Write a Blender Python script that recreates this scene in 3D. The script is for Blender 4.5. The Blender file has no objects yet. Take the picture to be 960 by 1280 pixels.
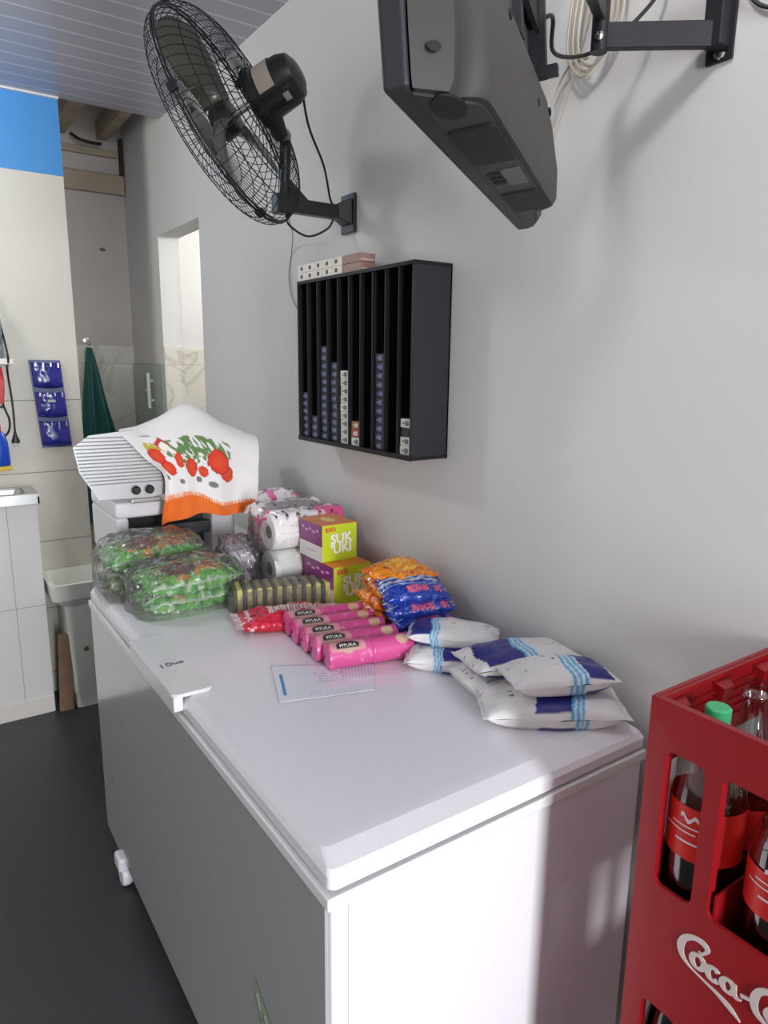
import bpy, bmesh, math, random
from mathutils import Vector, Matrix, noise
random.seed(7)
SC = bpy.context.scene
COL = SC.collection
PI = math.pi

# ------------------------------------------------------------------ camera
cd = bpy.data.cameras.new('camera'); cam = bpy.data.objects.new('camera', cd); COL.objects.link(cam)
cd.sensor_fit = 'VERTICAL'; cd.sensor_height = 24.0; cd.lens = 874.21 / 1280 * 24.0
cd.clip_start = 0.02
cam.matrix_world = Matrix(((0.82647, 0.10703, -0.55271, -1.09721), (-0.56287, 0.17676, -0.80743, -0.69523),
                           (0.01128, 0.97842, 0.20633, 1.54547), (0, 0, 0, 1)))
SC.camera = cam
# ------------------------------------------------------------------ world, lights, exposure
def lin(c):
    r = []
    for v in c[:3]:
        v = v / 255.0
        r.append(v / 12.92 if v <= 0.04045 else ((v + 0.055) / 1.055) ** 2.4)
    return (r[0], r[1], r[2], 1.0)
w = bpy.data.worlds.new('world'); SC.world = w; w.use_nodes = True
w.node_tree.nodes['Background'].inputs[0].default_value = lin((228, 224, 222))
w.node_tree.nodes['Background'].inputs[1].default_value = 0.92
def light(name, kind, loc, energy, color, size=0.2, rot=(0, 0, 0), size_y=None):
    l = bpy.data.lights.new(name, kind); l.energy = energy; l.color = color
    if kind == 'AREA':
        l.size = size
        if size_y: l.shape = 'RECTANGLE'; l.size_y = size_y
    else: l.shadow_soft_size = size
    o = bpy.data.objects.new(name, l); o.location = loc; o.rotation_euler = rot; COL.objects.link(o)
    return o
light('ceiling_bulb_light', 'POINT', (-0.62, -0.12, 2.50), 10, (1.0, 0.96, 0.93), 0.06)
light('ceiling_bulb_light', 'POINT', (-1.38, 2.20, 2.50), 23, (0.97, 1.0, 0.97), 0.12)
light('doorway_daylight', 'AREA', (-1.05, -3.60, 1.35), 150, (0.95, 0.97, 1.0), 0.55, (math.radians(90), 0, math.radians(-8)), 1.9)
light('next_room_light', 'POINT', (0.85, 2.45, 2.2), 34, (1.0, 0.99, 0.96), 0.1)
vs = SC.view_settings
vs.view_transform = 'Standard'; vs.look = 'None'; vs.gamma = 1.0; vs.exposure = 0.09; vs.use_curve_mapping = False

# ------------------------------------------------------------------ materials
MATS = {}
def M(name, rgb=(200, 200, 200), rough=0.5, metal=0.0, bump=None, var=None, attr=False, alpha=1.0, trans=0.0, coat=0.0, spec=0.5, dirt=None, sheen=0.0, ior=1.45, bands=None):
    if name in MATS: return MATS[name]
    m = bpy.data.materials.new(name); m.use_nodes = True; nt = m.node_tree; N = nt.nodes; L = nt.links
    b = N['Principled BSDF']
    b.inputs['Base Color'].default_value = lin(rgb); b.inputs['Roughness'].default_value = rough
    b.inputs['Metallic'].default_value = metal; b.inputs['Coat Weight'].default_value = coat
    b.inputs['Coat Roughness'].default_value = 0.08
    b.inputs['Specular IOR Level'].default_value = spec; b.inputs['Transmission Weight'].default_value = trans
    b.inputs['Alpha'].default_value = alpha; b.inputs['IOR'].default_value = ior
    b.inputs['Sheen Weight'].default_value = sheen
    tc = N.new('ShaderNodeTexCoord')
    src = None
    if attr:
        a = N.new('ShaderNodeAttribute'); a.attribute_name = 'Col'; src = a.outputs['Color']
        L.new(src, b.inputs['Base Color'])
    if var:   # (scale, amount, second colour)
        n = N.new('ShaderNodeTexNoise'); n.inputs['Scale'].default_value = var[0]; n.inputs['Detail'].default_value = 5
        L.new(tc.outputs['Object'], n.inputs['Vector'])
        r = N.new('ShaderNodeMapRange'); r.inputs[1].default_value = 0.35; r.inputs[2].default_value = 0.7; r.inputs[4].default_value = var[1]
        L.new(n.outputs[0], r.inputs[0])
        mx = N.new('ShaderNodeMix'); mx.data_type = 'RGBA'
        if src: L.new(src, mx.inputs[6])
        else: mx.inputs[6].default_value = lin(rgb)
        mx.inputs[7].default_value = lin(var[2]); L.new(r.outputs[0], mx.inputs[0]); src = mx.outputs[2]
        L.new(src, b.inputs['Base Color'])
    if bump:  # (scale, strength, distance)
        n = N.new('ShaderNodeTexNoise'); n.inputs['Scale'].default_value = bump[0]; n.inputs['Detail'].default_value = 4
        L.new(tc.outputs['Object'], n.inputs['Vector'])
        bp = N.new('ShaderNodeBump'); bp.inputs['Strength'].default_value = bump[1]; bp.inputs['Distance'].default_value = bump[2]
        L.new(n.outputs[0], bp.inputs['Height']); L.new(bp.outputs[0], b.inputs['Normal'])
    MATS[name] = m
    return m
def film(name, scale=38, gloss=0.3, rough=0.08, tint=(255, 255, 255), strength=1.0, milky=0.07):
    m = bpy.data.materials.new(name); m.use_nodes = True; nt = m.node_tree; N = nt.nodes; L = nt.links
    N.remove(N['Principled BSDF']); out = N['Material Output']
    t = N.new('ShaderNodeBsdfTransparent'); t.inputs[0].default_value = lin(tint)
    g = N.new('ShaderNodeBsdfGlossy'); g.inputs['Roughness'].default_value = rough
    tc = N.new('ShaderNodeTexCoord')
    n = N.new('ShaderNodeTexNoise'); n.inputs['Scale'].default_value = scale; n.inputs['Detail'].default_value = 3; n.inputs['Distortion'].default_value = 1.2
    L.new(tc.outputs['Object'], n.inputs['Vector'])
    bp = N.new('ShaderNodeBump'); bp.inputs['Strength'].default_value = strength; bp.inputs['Distance'].default_value = 0.03
    L.new(n.outputs[0], bp.inputs['Height']); L.new(bp.outputs[0], g.inputs['Normal'])
    fr = N.new('ShaderNodeFresnel'); fr.inputs[0].default_value = 1.5; L.new(bp.outputs[0], fr.inputs['Normal'])
    mr = N.new('ShaderNodeMath'); mr.operation = 'MULTIPLY_ADD'; L.new(fr.outputs[0], mr.inputs[0]); mr.inputs[1].default_value = 0.8; mr.inputs[2].default_value = gloss * 0.4
    mr.use_clamp = True
    mx = N.new('ShaderNodeMixShader'); L.new(mr.outputs[0], mx.inputs[0]); L.new(t.outputs[0], mx.inputs[1]); L.new(g.outputs[0], mx.inputs[2])
    df = N.new('ShaderNodeBsdfDiffuse'); df.inputs[0].default_value = lin((236, 236, 238))
    m2 = N.new('ShaderNodeMixShader'); m2.inputs[0].default_value = milky; L.new(mx.outputs[0], m2.inputs[1]); L.new(df.outputs[0], m2.inputs[2])
    L.new(m2.outputs[0], out.inputs[0])
    return m
def glass(name, tint=(225, 235, 230), gloss=0.09, rough=0.03):
    m = bpy.data.materials.new(name); m.use_nodes = True; nt = m.node_tree; N = nt.nodes; L = nt.links
    N.remove(N['Principled BSDF']); out = N['Material Output']
    t = N.new('ShaderNodeBsdfTransparent'); t.inputs[0].default_value = lin(tint)
    g = N.new('ShaderNodeBsdfGlossy'); g.inputs['Roughness'].default_value = rough
    lw = N.new('ShaderNodeLayerWeight'); lw.inputs[0].default_value = 0.35
    mr = N.new('ShaderNodeMath'); mr.operation = 'MULTIPLY_ADD'; L.new(lw.outputs['Facing'], mr.inputs[0]); mr.inputs[1].default_value = 0.5; mr.inputs[2].default_value = gloss; mr.use_clamp = True
    mx = N.new('ShaderNodeMixShader'); L.new(mr.outputs[0], mx.inputs[0]); L.new(t.outputs[0], mx.inputs[1]); L.new(g.outputs[0], mx.inputs[2])
    L.new(mx.outputs[0], out.inputs[0])
    return m

# ------------------------------------------------------------------ mesh helpers
class MB:
    def __init__(s): s.v = []; s.f = []; s.c = []; s.m = []; s.cc = (1, 1, 1, 1); s.mi = 0
    def vert(s, p, c=None): s.v.append(Vector(p)); s.c.append(lin(c) if c else s.cc); return len(s.v) - 1
    def face(s, ids): s.f.append(tuple(ids)); s.m.append(s.mi)
    def add(s, pts, faces, T=None, c=None):
        b = len(s.v)
        for p in pts:
            p = Vector(p); s.vert(T @ p if T else p, c)
        for f in faces: s.face([b + i for i in f])
        return s
    def box(s, x0, x1, y0, y1, z0, z1, T=None, c=None):
        P = [(x0, y0, z0), (x1, y0, z0), (x1, y1, z0), (x0, y1, z0), (x0, y0, z1), (x1, y0, z1), (x1, y1, z1), (x0, y1, z1)]
        return s.add(P, [(0, 3, 2, 1), (4, 5, 6, 7), (0, 1, 5, 4), (1, 2, 6, 5), (2, 3, 7, 6), (3, 0, 4, 7)], T, c)
    def tube(s, pts, r, n=8, closed=False, c=None, caps=True, T=None):
        pts = [Vector(p) for p in pts]; k = len(pts); rr = r if isinstance(r, (list, tuple)) else [r] * k
        up = None; rings = []
        for i, p in enumerate(pts):
            a = pts[(i - 1) % k] if (i or closed) else p; b = pts[(i + 1) % k] if (i < k - 1 or closed) else p
            t = (b - a).normalized()
            if up is None: up = t.orthogonal().normalized()
            up = (up - t * up.dot(t))
            up = up.normalized() if up.length > 1e-6 else t.orthogonal().normalized()
            w_ = t.cross(up)
            ring = []
            for j in range(n):
                q = p + (up * math.cos(2 * PI * j / n) + w_ * math.sin(2 * PI * j / n)) * rr[i]
                ring.append(s.vert(T @ q if T else q, c))
            rings.append(ring)
        for i in range(k if closed else k - 1):
            A, B = rings[i], rings[(i + 1) % k]
            for j in range(n): s.face((A[j], A[(j + 1) % n], B[(j + 1) % n], B[j]))
        if caps and not closed: s.face(rings[0][::-1]); s.face(rings[-1])
        return s
    def lathe(s, prof, n=32, T=None, cols=None, caps=True):
        rings = []
        for i, (r, z) in enumerate(prof):
            ring = []
            for j in range(n):
                q = Vector((r * math.cos(2 * PI * j / n), r * math.sin(2 * PI * j / n), z))
                ring.append(s.vert(T @ q if T else q, cols[i] if cols else None))
            rings.append(ring)
        for A, B in zip(rings, rings[1:]):
            for j in range(n): s.face((A[j], A[(j + 1) % n], B[(j + 1) % n], B[j]))
        if caps:
            s.face(rings[0][::-1]); s.face(rings[-1])
        return s
    def grid(s, nu, nv, fn, cf=None, wrapu=False):
        b = len(s.v)
        for j in range(nv + 1):
            for i in range(nu + (0 if wrapu else 1)):
                u, v = i / nu, j / nv
                s.vert(fn(u, v), cf(u, v) if cf else None)
        W = nu + (0 if wrapu else 1)
        for j in range(nv):
            for i in range(nu):
                i2 = (i + 1) % W
                s.face((b + j * W + i, b + j * W + i2, b + (j + 1) * W + i2, b + (j + 1) * W + i))
        return s
    def prism(s, poly, z0, z1, T=None, c=None):
        n = len(poly)
        return s.add([(x, y, z0) for x, y in poly] + [(x, y, z1) for x, y in poly],
                     [tuple(range(n))[::-1], tuple(range(n, 2 * n))] + [(i, (i + 1) % n, n + (i + 1) % n, n + i) for i in range(n)], T, c)
    def build(s, name, mat, parent=None, bevel=0, smooth=False, world=True, subsurf=0, solid=0, angle=40, segs=2):
        """link everything collected so far as ONE mesh object; vertices are world coordinates when world is True"""
        me = bpy.data.meshes.new(name)
        vs_ = s.v
        o = bpy.data.objects.new(name, me)
        if parent is not None:
            if world:
                inv = wm(parent).inverted(); vs_ = [inv @ v for v in vs_]
            o.parent = parent
        elif world:
            xs = [v.x for v in vs_]; ys = [v.y for v in vs_]; zs = [v.z for v in vs_]
            org = Vector(((min(xs) + max(xs)) / 2, (min(ys) + max(ys)) / 2, min(zs)))
            vs_ = [v - org for v in vs_]; o.location = org
        me.from_pydata([tuple(v) for v in vs_], [], s.f)
        for m in (mat if isinstance(mat, (list, tuple)) else [mat]): me.materials.append(m)
        if isinstance(mat, (list, tuple)): me.polygons.foreach_set('material_index', s.m)
        if any(c is not s.c[0] for c in s.c):
            a = me.color_attributes.new('Col', 'FLOAT_COLOR', 'POINT')
            a.data.foreach_set('color', [x for c in s.c for x in c])
        bm = bmesh.new(); bm.from_mesh(me); bmesh.ops.recalc_face_normals(bm, faces=bm.faces); bm.to_mesh(me); bm.free()
        COL.objects.link(o)
        if smooth:
            me.polygons.foreach_set('use_smooth', [True] * len(me.polygons))
            try: me.set_sharp_from_angle(angle=math.radians(angle))
            except Exception: pass
        if solid:
            d = o.modifiers.new('solid', 'SOLIDIFY'); d.thickness = solid; d.offset = 0
        if bevel:
            d = o.modifiers.new('bevel', 'BEVEL'); d.width = bevel; d.segments = segs; d.limit_method = 'ANGLE'; d.angle_limit = math.radians(35)
            me.polygons.foreach_set('use_smooth', [True] * len(me.polygons))
            d.harden_normals = True
        if subsurf:
            d = o.modifiers.new('sub', 'SUBSURF'); d.levels = subsurf; d.render_levels = subsurf
        return o
def wm(o):
    m = Matrix.LocRotScale(o.location, o.rotation_euler, o.scale)
    return wm(o.parent) @ m if o.parent else m
def tag(o, label=None, cat=None, group=None, kind=None):
    if label: o['label'] = label
    if cat: o['category'] = cat
    if group: o['group'] = group
    if kind: o['kind'] = kind
    return o
def thing(name, loc, label, cat, rz=0, group=None, rot=None):
    o = bpy.data.objects.new(name, None); o.empty_display_size = 0.05; COL.objects.link(o)
    o.location = loc; o.rotation_euler = rot if rot else (0, 0, rz)
    return tag(o, label, cat, group)
def struct(o): return tag(o, kind='structure')
def copy_tree(o, kids, parent=None, loc=None, rz=None):
    c = o.copy(); COL.objects.link(c)
    if parent: c.parent = parent
    if loc is not None: c.location = loc
    if rz is not None: c.rotation_euler = (0, 0, rz)
    for ch in kids.get(o, []): copy_tree(ch, kids, c)
    return c
def kids_of(o, d=None):
    d = {} if d is None else d
    d[o] = [c for c in bpy.data.objects if c.parent == o]
    for c in d[o]: kids_of(c, d)
    return d
def text_mb(body, size, T, ext=0.0004, shear=0.0, bold=0.0, align='CENTER', sx=1.0):
    cu = bpy.data.curves.new('t', 'FONT'); cu.body = body; cu.size = size; cu.extrude = ext; cu.shear = shear; cu.offset = bold
    cu.align_x = align; cu.align_y = 'CENTER'; cu.resolution_u = 3
    o = bpy.data.objects.new('t', cu); COL.objects.link(o)
    dg = bpy.context.evaluated_depsgraph_get(); me = bpy.data.meshes.new_from_object(o.evaluated_get(dg))
    b = MB(); S = Matrix.Diagonal((sx, 1, 1, 1))
    b.add([v.co for v in me.vertices], [tuple(p.vertices) for p in me.polygons], T @ S)
    bpy.data.objects.remove(o); bpy.data.curves.remove(cu); bpy.data.meshes.remove(me)
    return b
def frame(o, x, y):      # matrix from origin, right vector, up vector
    x = Vector(x).normalized(); y = Vector(y); z = x.cross(y).normalized(); y = z.cross(x)
    return Matrix(((x.x, y.x, z.x, o[0]), (x.y, y.y, z.y, o[1]), (x.z, y.z, z.z, o[2]), (0, 0, 0, 1)))
def plate(outline, holes, t, T, name, mat, parent, bevel=0.0, world=True):
    """flat plate with holes, outline in local x,y, thickness along local z (0..t)"""
    cu = bpy.data.curves.new('p', 'CURVE'); cu.dimensions = '2D'; cu.fill_mode = 'BOTH'; cu.extrude = t / 2
    for poly in [outline] + holes:
        sp = cu.splines.new('POLY'); sp.points.add(len(poly) - 1)
        for q, (x, y) in zip(sp.points, poly): q.co = (x, y, 0, 1)
        sp.use_cyclic_u = True
    o = bpy.data.objects.new('p', cu); COL.objects.link(o)
    dg = bpy.context.evaluated_depsgraph_get(); me = bpy.data.meshes.new_from_object(o.evaluated_get(dg))
    b = MB(); b.add([v.co + Vector((0, 0, t / 2)) for v in me.vertices], [tuple(p.vertices) for p in me.polygons], T)
    bpy.data.objects.remove(o); bpy.data.curves.remove(cu); bpy.data.meshes.remove(me)
    return b if name is None else b.build(name, mat, parent, world=world, bevel=bevel)
def rrect(x0, x1, y0, y1, r, n=5):
    P = []
    for cx, cy, a in ((x1 - r, y1 - r, 0), (x0 + r, y1 - r, 90), (x0 + r, y0 + r, 180), (x1 - r, y0 + r, 270)):
        for k in range(n + 1):
            t = math.radians(a + 90 * k / n); P.append((cx + r * math.cos(t), cy + r * math.sin(t)))
    return P
def spline(P, n=8):
    P = [Vector(p) for p in P]; out = []
    for i in range(len(P) - 1):
        a = P[max(i - 1, 0)]; b = P[i]; c = P[i + 1]; d = P[min(i + 2, len(P) - 1)]
        for k in range(n):
            t = k / n
            out.append(0.5 * ((2 * b) + (c - a) * t + (2 * a - 5 * b + 4 * c - d) * t * t + (3 * b - a - 3 * c + d) * t ** 3))
    out.append(P[-1]); return out
def nz(x, y, z=0, s=1.0): return noise.noise(Vector((x * s, y * s, z * s)))

# ================================================================== SETTING
m_wall = M('wall_paint', (207, 206, 204), 0.55, bump=(6, 0.12, 0.01), var=(1.3, 0.25, (196, 198, 197)))
m_grey = M('grey_render', (188, 182, 176), 0.7, bump=(9, 0.2, 0.01), var=(2.5, 0.4, (172, 166, 160)))
def tile_mat(name, rgb, grout, sx, sz, rough, vein=None, axis='X', off=(0, 0)):
    m = M(name, rgb, rough, coat=0.2); nt = m.node_tree; N = nt.nodes; L = nt.links; b = N['Principled BSDF']
    g = N.new('ShaderNodeNewGeometry'); sp = N.new('ShaderNodeSeparateXYZ'); L.new(g.outputs['Position'], sp.inputs[0])
    def line(out, size, o):
        a = N.new('ShaderNodeMath'); a.operation = 'ADD'; a.inputs[1].default_value = 50 + o; L.new(out, a.inputs[0])
        md = N.new('ShaderNodeMath'); md.operation = 'MODULO'; md.inputs[1].default_value = size; L.new(a.outputs[0], md.inputs[0])
        lt = N.new('ShaderNodeMath'); lt.operation = 'LESS_THAN'; lt.inputs[1].default_value = 0.004; L.new(md.outputs[0], lt.inputs[0]); return lt.outputs[0]
    l1 = line(sp.outputs[axis], sx, off[0]); l2 = line(sp.outputs['Z'], sz, off[1])
    mxm = N.new('ShaderNodeMath'); mxm.operation = 'MAXIMUM'; L.new(l1, mxm.inputs[0]); L.new(l2, mxm.inputs[1])
    base = None
    if vein:
        n = N.new('ShaderNodeTexNoise'); n.inputs['Scale'].default_value = 2.2; n.inputs['Detail'].default_value = 6; n.inputs['Distortion'].default_value = 1.5
        L.new(g.outputs['Position'], n.inputs['Vector'])
        s1 = N.new('ShaderNodeMath'); s1.operation = 'SUBTRACT'; s1.inputs[1].default_value = 0.5; L.new(n.outputs[0], s1.inputs[0])
        ab = N.new('ShaderNodeMath'); ab.operation = 'ABSOLUTE'; L.new(s1.outputs[0], ab.inputs[0])
        mr = N.new('ShaderNodeMapRange'); mr.inputs[1].default_value = 0.0; mr.inputs[2].default_value = 0.035; mr.inputs[3].default_value = 0.55; mr.inputs[4].default_value = 0; L.new(ab.outputs[0], mr.inputs[0])
        mv = N.new('ShaderNodeMix'); mv.data_type = 'RGBA'; mv.inputs[6].default_value = lin(rgb); mv.inputs[7].default_value = lin(vein); L.new(mr.outputs[0], mv.inputs[0]); base = mv.outputs[2]
    mx = N.new('ShaderNodeMix'); mx.data_type = 'RGBA'; mx.inputs[6].default_value = lin(rgb); mx.inputs[7].default_value = lin(grout)
    if base: L.new(base, mx.inputs[6])
    L.new(mxm.outputs[0], mx.inputs[0]); L.new(mx.outputs[2], b.inputs['Base Color'])
    return m
m_tile = tile_mat('cream_tile', (198, 194, 184), (128, 124, 114), 0.62, 0.319, 0.3, off=(0.40, -50 % 0.319 + 0.319 - (1.053 % 0.319) - 0.0))
m_ctile = tile_mat('counter_tile', (212, 210, 208), (176, 172, 166), 0.34, 0.45, 0.3, off=(0.09, 0.35))
m_marble = tile_mat('marble_tile', (206, 202, 192), (178, 172, 162), 0.31, 0.45, 0.3, vein=(160, 152, 138), off=(0.1, 0.22))
m_marbley = tile_mat('marble_tile_side', (222, 220, 212), (190, 186, 178), 0.45, 0.45, 0.3, vein=(165, 158, 144), axis='Y', off=(0.1, 0.22))

# floor
mf = M('dark_floor', (50, 50, 52), 0.42, bump=(40, 0.15, 0.004), var=(5, 0.5, (50, 50, 52)))
struct(MB().box(-4.2, 1.6, -4.2, 4.0, -0.05, 0.0).build('floor', mf))
# ceiling of grooved PVC boards, the boards run across the room
def ceil_mat():
    m = M('pvc_ceiling', (168, 166, 178), 0.28, coat=0.1); nt = m.node_tree; N = nt.nodes; L = nt.links; b = N['Principled BSDF']
    g = N.new('ShaderNodeNewGeometry'); sp = N.new('ShaderNodeSeparateXYZ'); L.new(g.outputs['Position'], sp.inputs[0])
    a = N.new('ShaderNodeMath'); a.operation = 'ADD'; a.inputs[1].default_value = 50.04; L.new(sp.outputs['Y'], a.inputs[0])
    md = N.new('ShaderNodeMath'); md.operation = 'MODULO'; md.inputs[1].default_value = 0.1; L.new(a.outputs[0], md.inputs[0])
    lt = N.new('ShaderNodeMath'); lt.operation = 'LESS_THAN'; lt.inputs[1].default_value = 0.010; L.new(md.outputs[0], lt.inputs[0])
    mx = N.new('ShaderNodeMix'); mx.data_type = 'RGBA'; mx.inputs[6].default_value = lin((166, 164, 176)); mx.inputs[7].default_value = lin((206, 204, 214))
    L.new(lt.outputs[0], mx.inputs[0]); L.new(mx.outputs[2], b.inputs['Base Color'])
    bp = N.new('ShaderNodeBump'); bp.inputs['Distance'].default_value = 0.004; bp.inputs['Strength'].default_value = 0.6; L.new(lt.outputs[0], bp.inputs['Height']); L.new(bp.outputs[0], b.inputs['Normal'])
    return m
struct(MB().box(-4.2, 0.0, -4.2, 2.74, 2.62, 2.66).build('ceiling', ceil_mat()))
# right wall with the door opening near its far end
TW = 0.10
b = MB()
b.box(0, TW, -4.2, 2.295, 0, 2.9); b.box(0, TW, 2.853, 3.4, 0, 2.9); b.box(0, TW, 2.295, 2.853, 2.135, 2.9)
struct(b.build('wall_right', m_wall))
# tiled dado of the opening and of the room beyond
struct(MB().box(0.002, TW, 2.845, 2.853, 0, 1.62).build('trim_1', m_marble))
struct(MB().box(TW, 1.5, 3.38, 3.40, 0, 1.62).build('trim_2', m_marble))
struct(MB().box(TW, 1.5, 3.40, 3.5, 0, 2.9).build('wall_next_room_back', m_wall))
struct(MB().box(1.5, 1.6, 1.4, 3.5, 0, 2.9).build('wall_next_room_side', m_wall))
struct(MB().box(TW, 1.5, 1.3, 1.4, 0, 2.9).build('wall_next_room_front', m_wall))
struct(MB().box(TW, 1.6, 1.3, 3.5, 2.9, 2.95).build('ceiling_next_room', m_wall))
# unseen wall added behind the viewer to block fill light, with door opening
b = MB(); b.box(-4.2, -1.45, -4.0, -3.85, 0, 2.62); b.box(-0.65, 0, -4.0, -3.85, 0, 2.62); b.box(-1.45, -0.65, -4.0, -3.85, 2.35, 2.62)
struct(b.build('wall_fill_block', m_wall))
# alcove: back wall, dado, lintel, roof
struct(MB().box(-1.4, TW, 3.40, 3.50, 0, 2.95).build('wall_alcove', m_grey))
struct(MB().box(-1.4, 0.0, 3.392, 3.40, 0, 1.63).build('trim_3', m_marble))
m_lintel = M('raw_lintel', (172, 158, 140), 0.8, bump=(25, 0.4, 0.01), var=(6, 0.5, (150, 138, 122)))
o = MB().box(-0.9, -0.004, 3.36, 3.40, 2.405, 2.50).build('trim_4', m_lintel, bevel=0.006); struct(o)
struct(MB().box(-0.9, -0.03, 3.375, 3.40, 2.585, 2.62).build('trim_5', m_lintel, bevel=0.004))
o = MB().box(-1.4, TW, 2.70, 3.5, 2.86, 2.9).build('ceiling_alcove', M('roof_sheet', (120, 116, 114), 0.6, bump=(3, 0.4, 0.03))); struct(o)
wood = M('roof_wood', (176, 160, 140), 0.75, bump=(14, 0.4, 0.01), var=(5, 0.6, (140, 128, 112)))
for i, (x, wd) in enumerate(((-0.315, 0.075), (-0.10, 0.05))):
    tag(MB().box(x - wd / 2, x + wd / 2, 2.72, 3.398, 2.665, 2.75).build('roof_rafter', wood, bevel=0.003),
        ('broad bare wooden rafter beside the blue painted band' if i == 0 else 'narrow bare wooden rafter nearer the right wall'), 'rafter', 'bare rafters above the alcove')
b = MB(); b.tube(spline([(-0.26, 3.33, 2.655), (-0.22, 3.30, 2.625), (-0.16, 3.30, 2.62), (-0.12, 3.33, 2.63)], 6), 0.008, 8)
tag(b.build('roof_bracket', M('dark_iron', (52, 48, 44), 0.5, 0.4), smooth=True), 'dark curved iron bracket under the alcove rafters', 'bracket')
b = MB(); b.box(-0.02, -0.002, 3.36, 3.388, 2.50, 2.68)
tag(b.build('corner_pipe', MATS['dark_iron'], bevel=0.003), 'short dark pipe in the top corner of the alcove', 'pipe')
b = MB(); b.box(-0.014, 0.0, 3.33, 3.37, 2.60, 2.74)
# pillar wall with cream tiles and a blue painted band
struct(MB().box(-4.2, -0.425, 2.74, 2.86, 0, 1.376).build('wall_back', m_tile))
struct(MB().box(-4.2, -0.425, 2.74, 2.86, 1.376, 2.315).build('wall_back_upper', M('cream_paint', (200, 197, 187), 0.4, bump=(5, 0.1, 0.01))))
struct(MB().box(-4.2, -0.425, 2.738, 2.86, 2.315, 2.86).build('wall_back_band', M('blue_paint', (70, 140, 204), 0.38)))
struct(MB().box(-4.2, -0.424, 2.722, 2.738, 2.612, 2.62).build('trim_6', M('pvc_white', (214, 214, 216), 0.4)))
# small stain/hole in the alcove wall
o = MB().lathe([(0.001, 0), (0.018, 0), (0.012, 0.002), (0.001, 0.003)], 9, frame((-0.128, 3.400, 2.127), (1, 0, 0), (0, 0, 1)) @ Matrix.Scale(0.5, 4, (0, 1, 0))).build('wall_plug', M('rust', (120, 96, 72), 0.8))
tag(o, 'small brownish wall plug in the grey alcove wall', 'wall plug')

# ================================================================== half door with handle, towel
hd = thing('half_height_door', (-0.001, 3.12, 0.0), 'grey green half height door panel by the alcove corner', 'door')
MB().box(-0.012, -0.001, 2.862, 3.385, 0.12, 1.535).build('panel', M('grey_green_panel', (150, 160, 150), 0.25, var=(4, 0.4, (138, 148, 140))), hd, bevel=0.002)
b = MB(); b.tube([(-0.035, 3.02, 1.31), (-0.035, 3.02, 1.49)], 0.009, 10)
b.tube([(-0.035, 3.02, 1.40), (-0.035, 3.06, 1.40)], 0.008, 8)
for z in (1.35, 1.45): b.tube([(-0.035, 3.02, z), (-0.010, 3.02, z)], 0.006, 8)
b.build('handle', M('white_plastic', (228, 228, 226), 0.3), hd, smooth=True)

tw = thing('green_towel', (-0.244, 3.38, 1.05), 'long dark green towel hanging from a hook on the alcove wall', 'towel')
def towel(u, v):
    z = 1.615 - v * 0.95
    wl = -0.012 - 0.075 * min(1, v * 1.3) ** 0.8; wr = 0.012 + 0.125 * min(1, v * 1.6) ** 1.1
    if v > 0.48: wr -= 0.05 * min(1, (v - 0.48) / 0.15)
    x = -0.244 + wl + (wr - wl) * u
    fold = 0.016 * math.sin(u * 15 + 1.2 * v) * min(1, v * 3 + 0.2) + 0.01 * nz(u * 4, v * 5)
    return (x + 0.01 * nz(u * 3, v * 3, 4), 3.350 - 0.012 + fold, z)
b = MB(); b.grid(40, 60, towel)
b.build('cloth', M('green_cloth', (20, 96, 90), 0.85, bump=(120, 0.5, 0.003), sheen=0.3), tw, smooth=True, solid=0.006, angle=180)
b = MB(); T = frame((-0.244, 3.392, 1.655), (1, 0, 0), (0, 0, 1)); b.lathe([(0.016, -0.002), (0.016, 0.004), (0.005, 0.006)], 16, T)
b.tube(spline([(-0.244, 3.390, 1.655), (-0.244, 3.35, 1.648), (-0.244, 3.335, 1.63), (-0.244, 3.328, 1.645)], 5), 0.0045, 8)
tag(b.build('towel_hook', M('chrome', (220, 220, 220), 0.15, 1.0), smooth=True), 'small chrome hook holding the green towel', 'hook')

# ================================================================== sink counter, left edge
m_counter = m_ctile
sc = thing('sink_counter', (-1.1, 2.64, 0), 'white tiled counter with a steel sink at the left edge', 'counter')
MB().box(-1.75, -0.672, 2.535, 2.736, 0, 0.955).build('tiled_base', m_counter, sc)
MB().box(-1.75, -0.676, 2.529, 2.535, 0.0, 0.075).build('skirting', M('skirt_tile', (214, 210, 204), 0.35), sc)
steel = M('steel', (190, 192, 190), 0.28, 1.0, bump=(60, 0.05, 0.002))
b = plate([(-1.75, 2.515), (-0.662, 2.515), (-0.662, 2.737), (-1.75, 2.737)], [rrect(-1.2, -0.705, 2.545, 2.715, 0.03)], 0.012, Matrix.Translation((0, 0, 0.985)), None, None, None)
b.box(-1.75, -0.662, 2.515, 2.522, 0.955, 0.985); b.box(-0.669, -0.662, 2.515, 2.737, 0.955, 0.985)
b.build('sink_top', steel, sc)
b = MB(); R0 = rrect(-1.2, -0.705, 2.545, 2.715, 0.03); R1 = rrect(-1.18, -0.725, 2.56, 2.70, 0.04)
n_ = len(R0); b.add([(x, y, 0.988) for x, y in R0] + [(x, y, 0.85) for x, y in R1], [(i, (i + 1) % n_, n_ + (i + 1) % n_, n_ + i) for i in range(n_)] + [tuple(range(n_, 2 * n_))])
b.build('basin', steel, sc, smooth=True)
o = MB()
for i in range(9):
    a = i / 9 * 2 * PI
prof = [(0.022, 0), (0.045, 0.012), (0.058, 0.034), (0.061, 0.046), (0.057, 0.046), (0.043, 0.018), (0.02, 0.006)]
o.lathe(prof, 24, Matrix.Translation((-0.745, 2.625, 0.90)) @ Matrix.Scale(1.1, 4))
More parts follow.
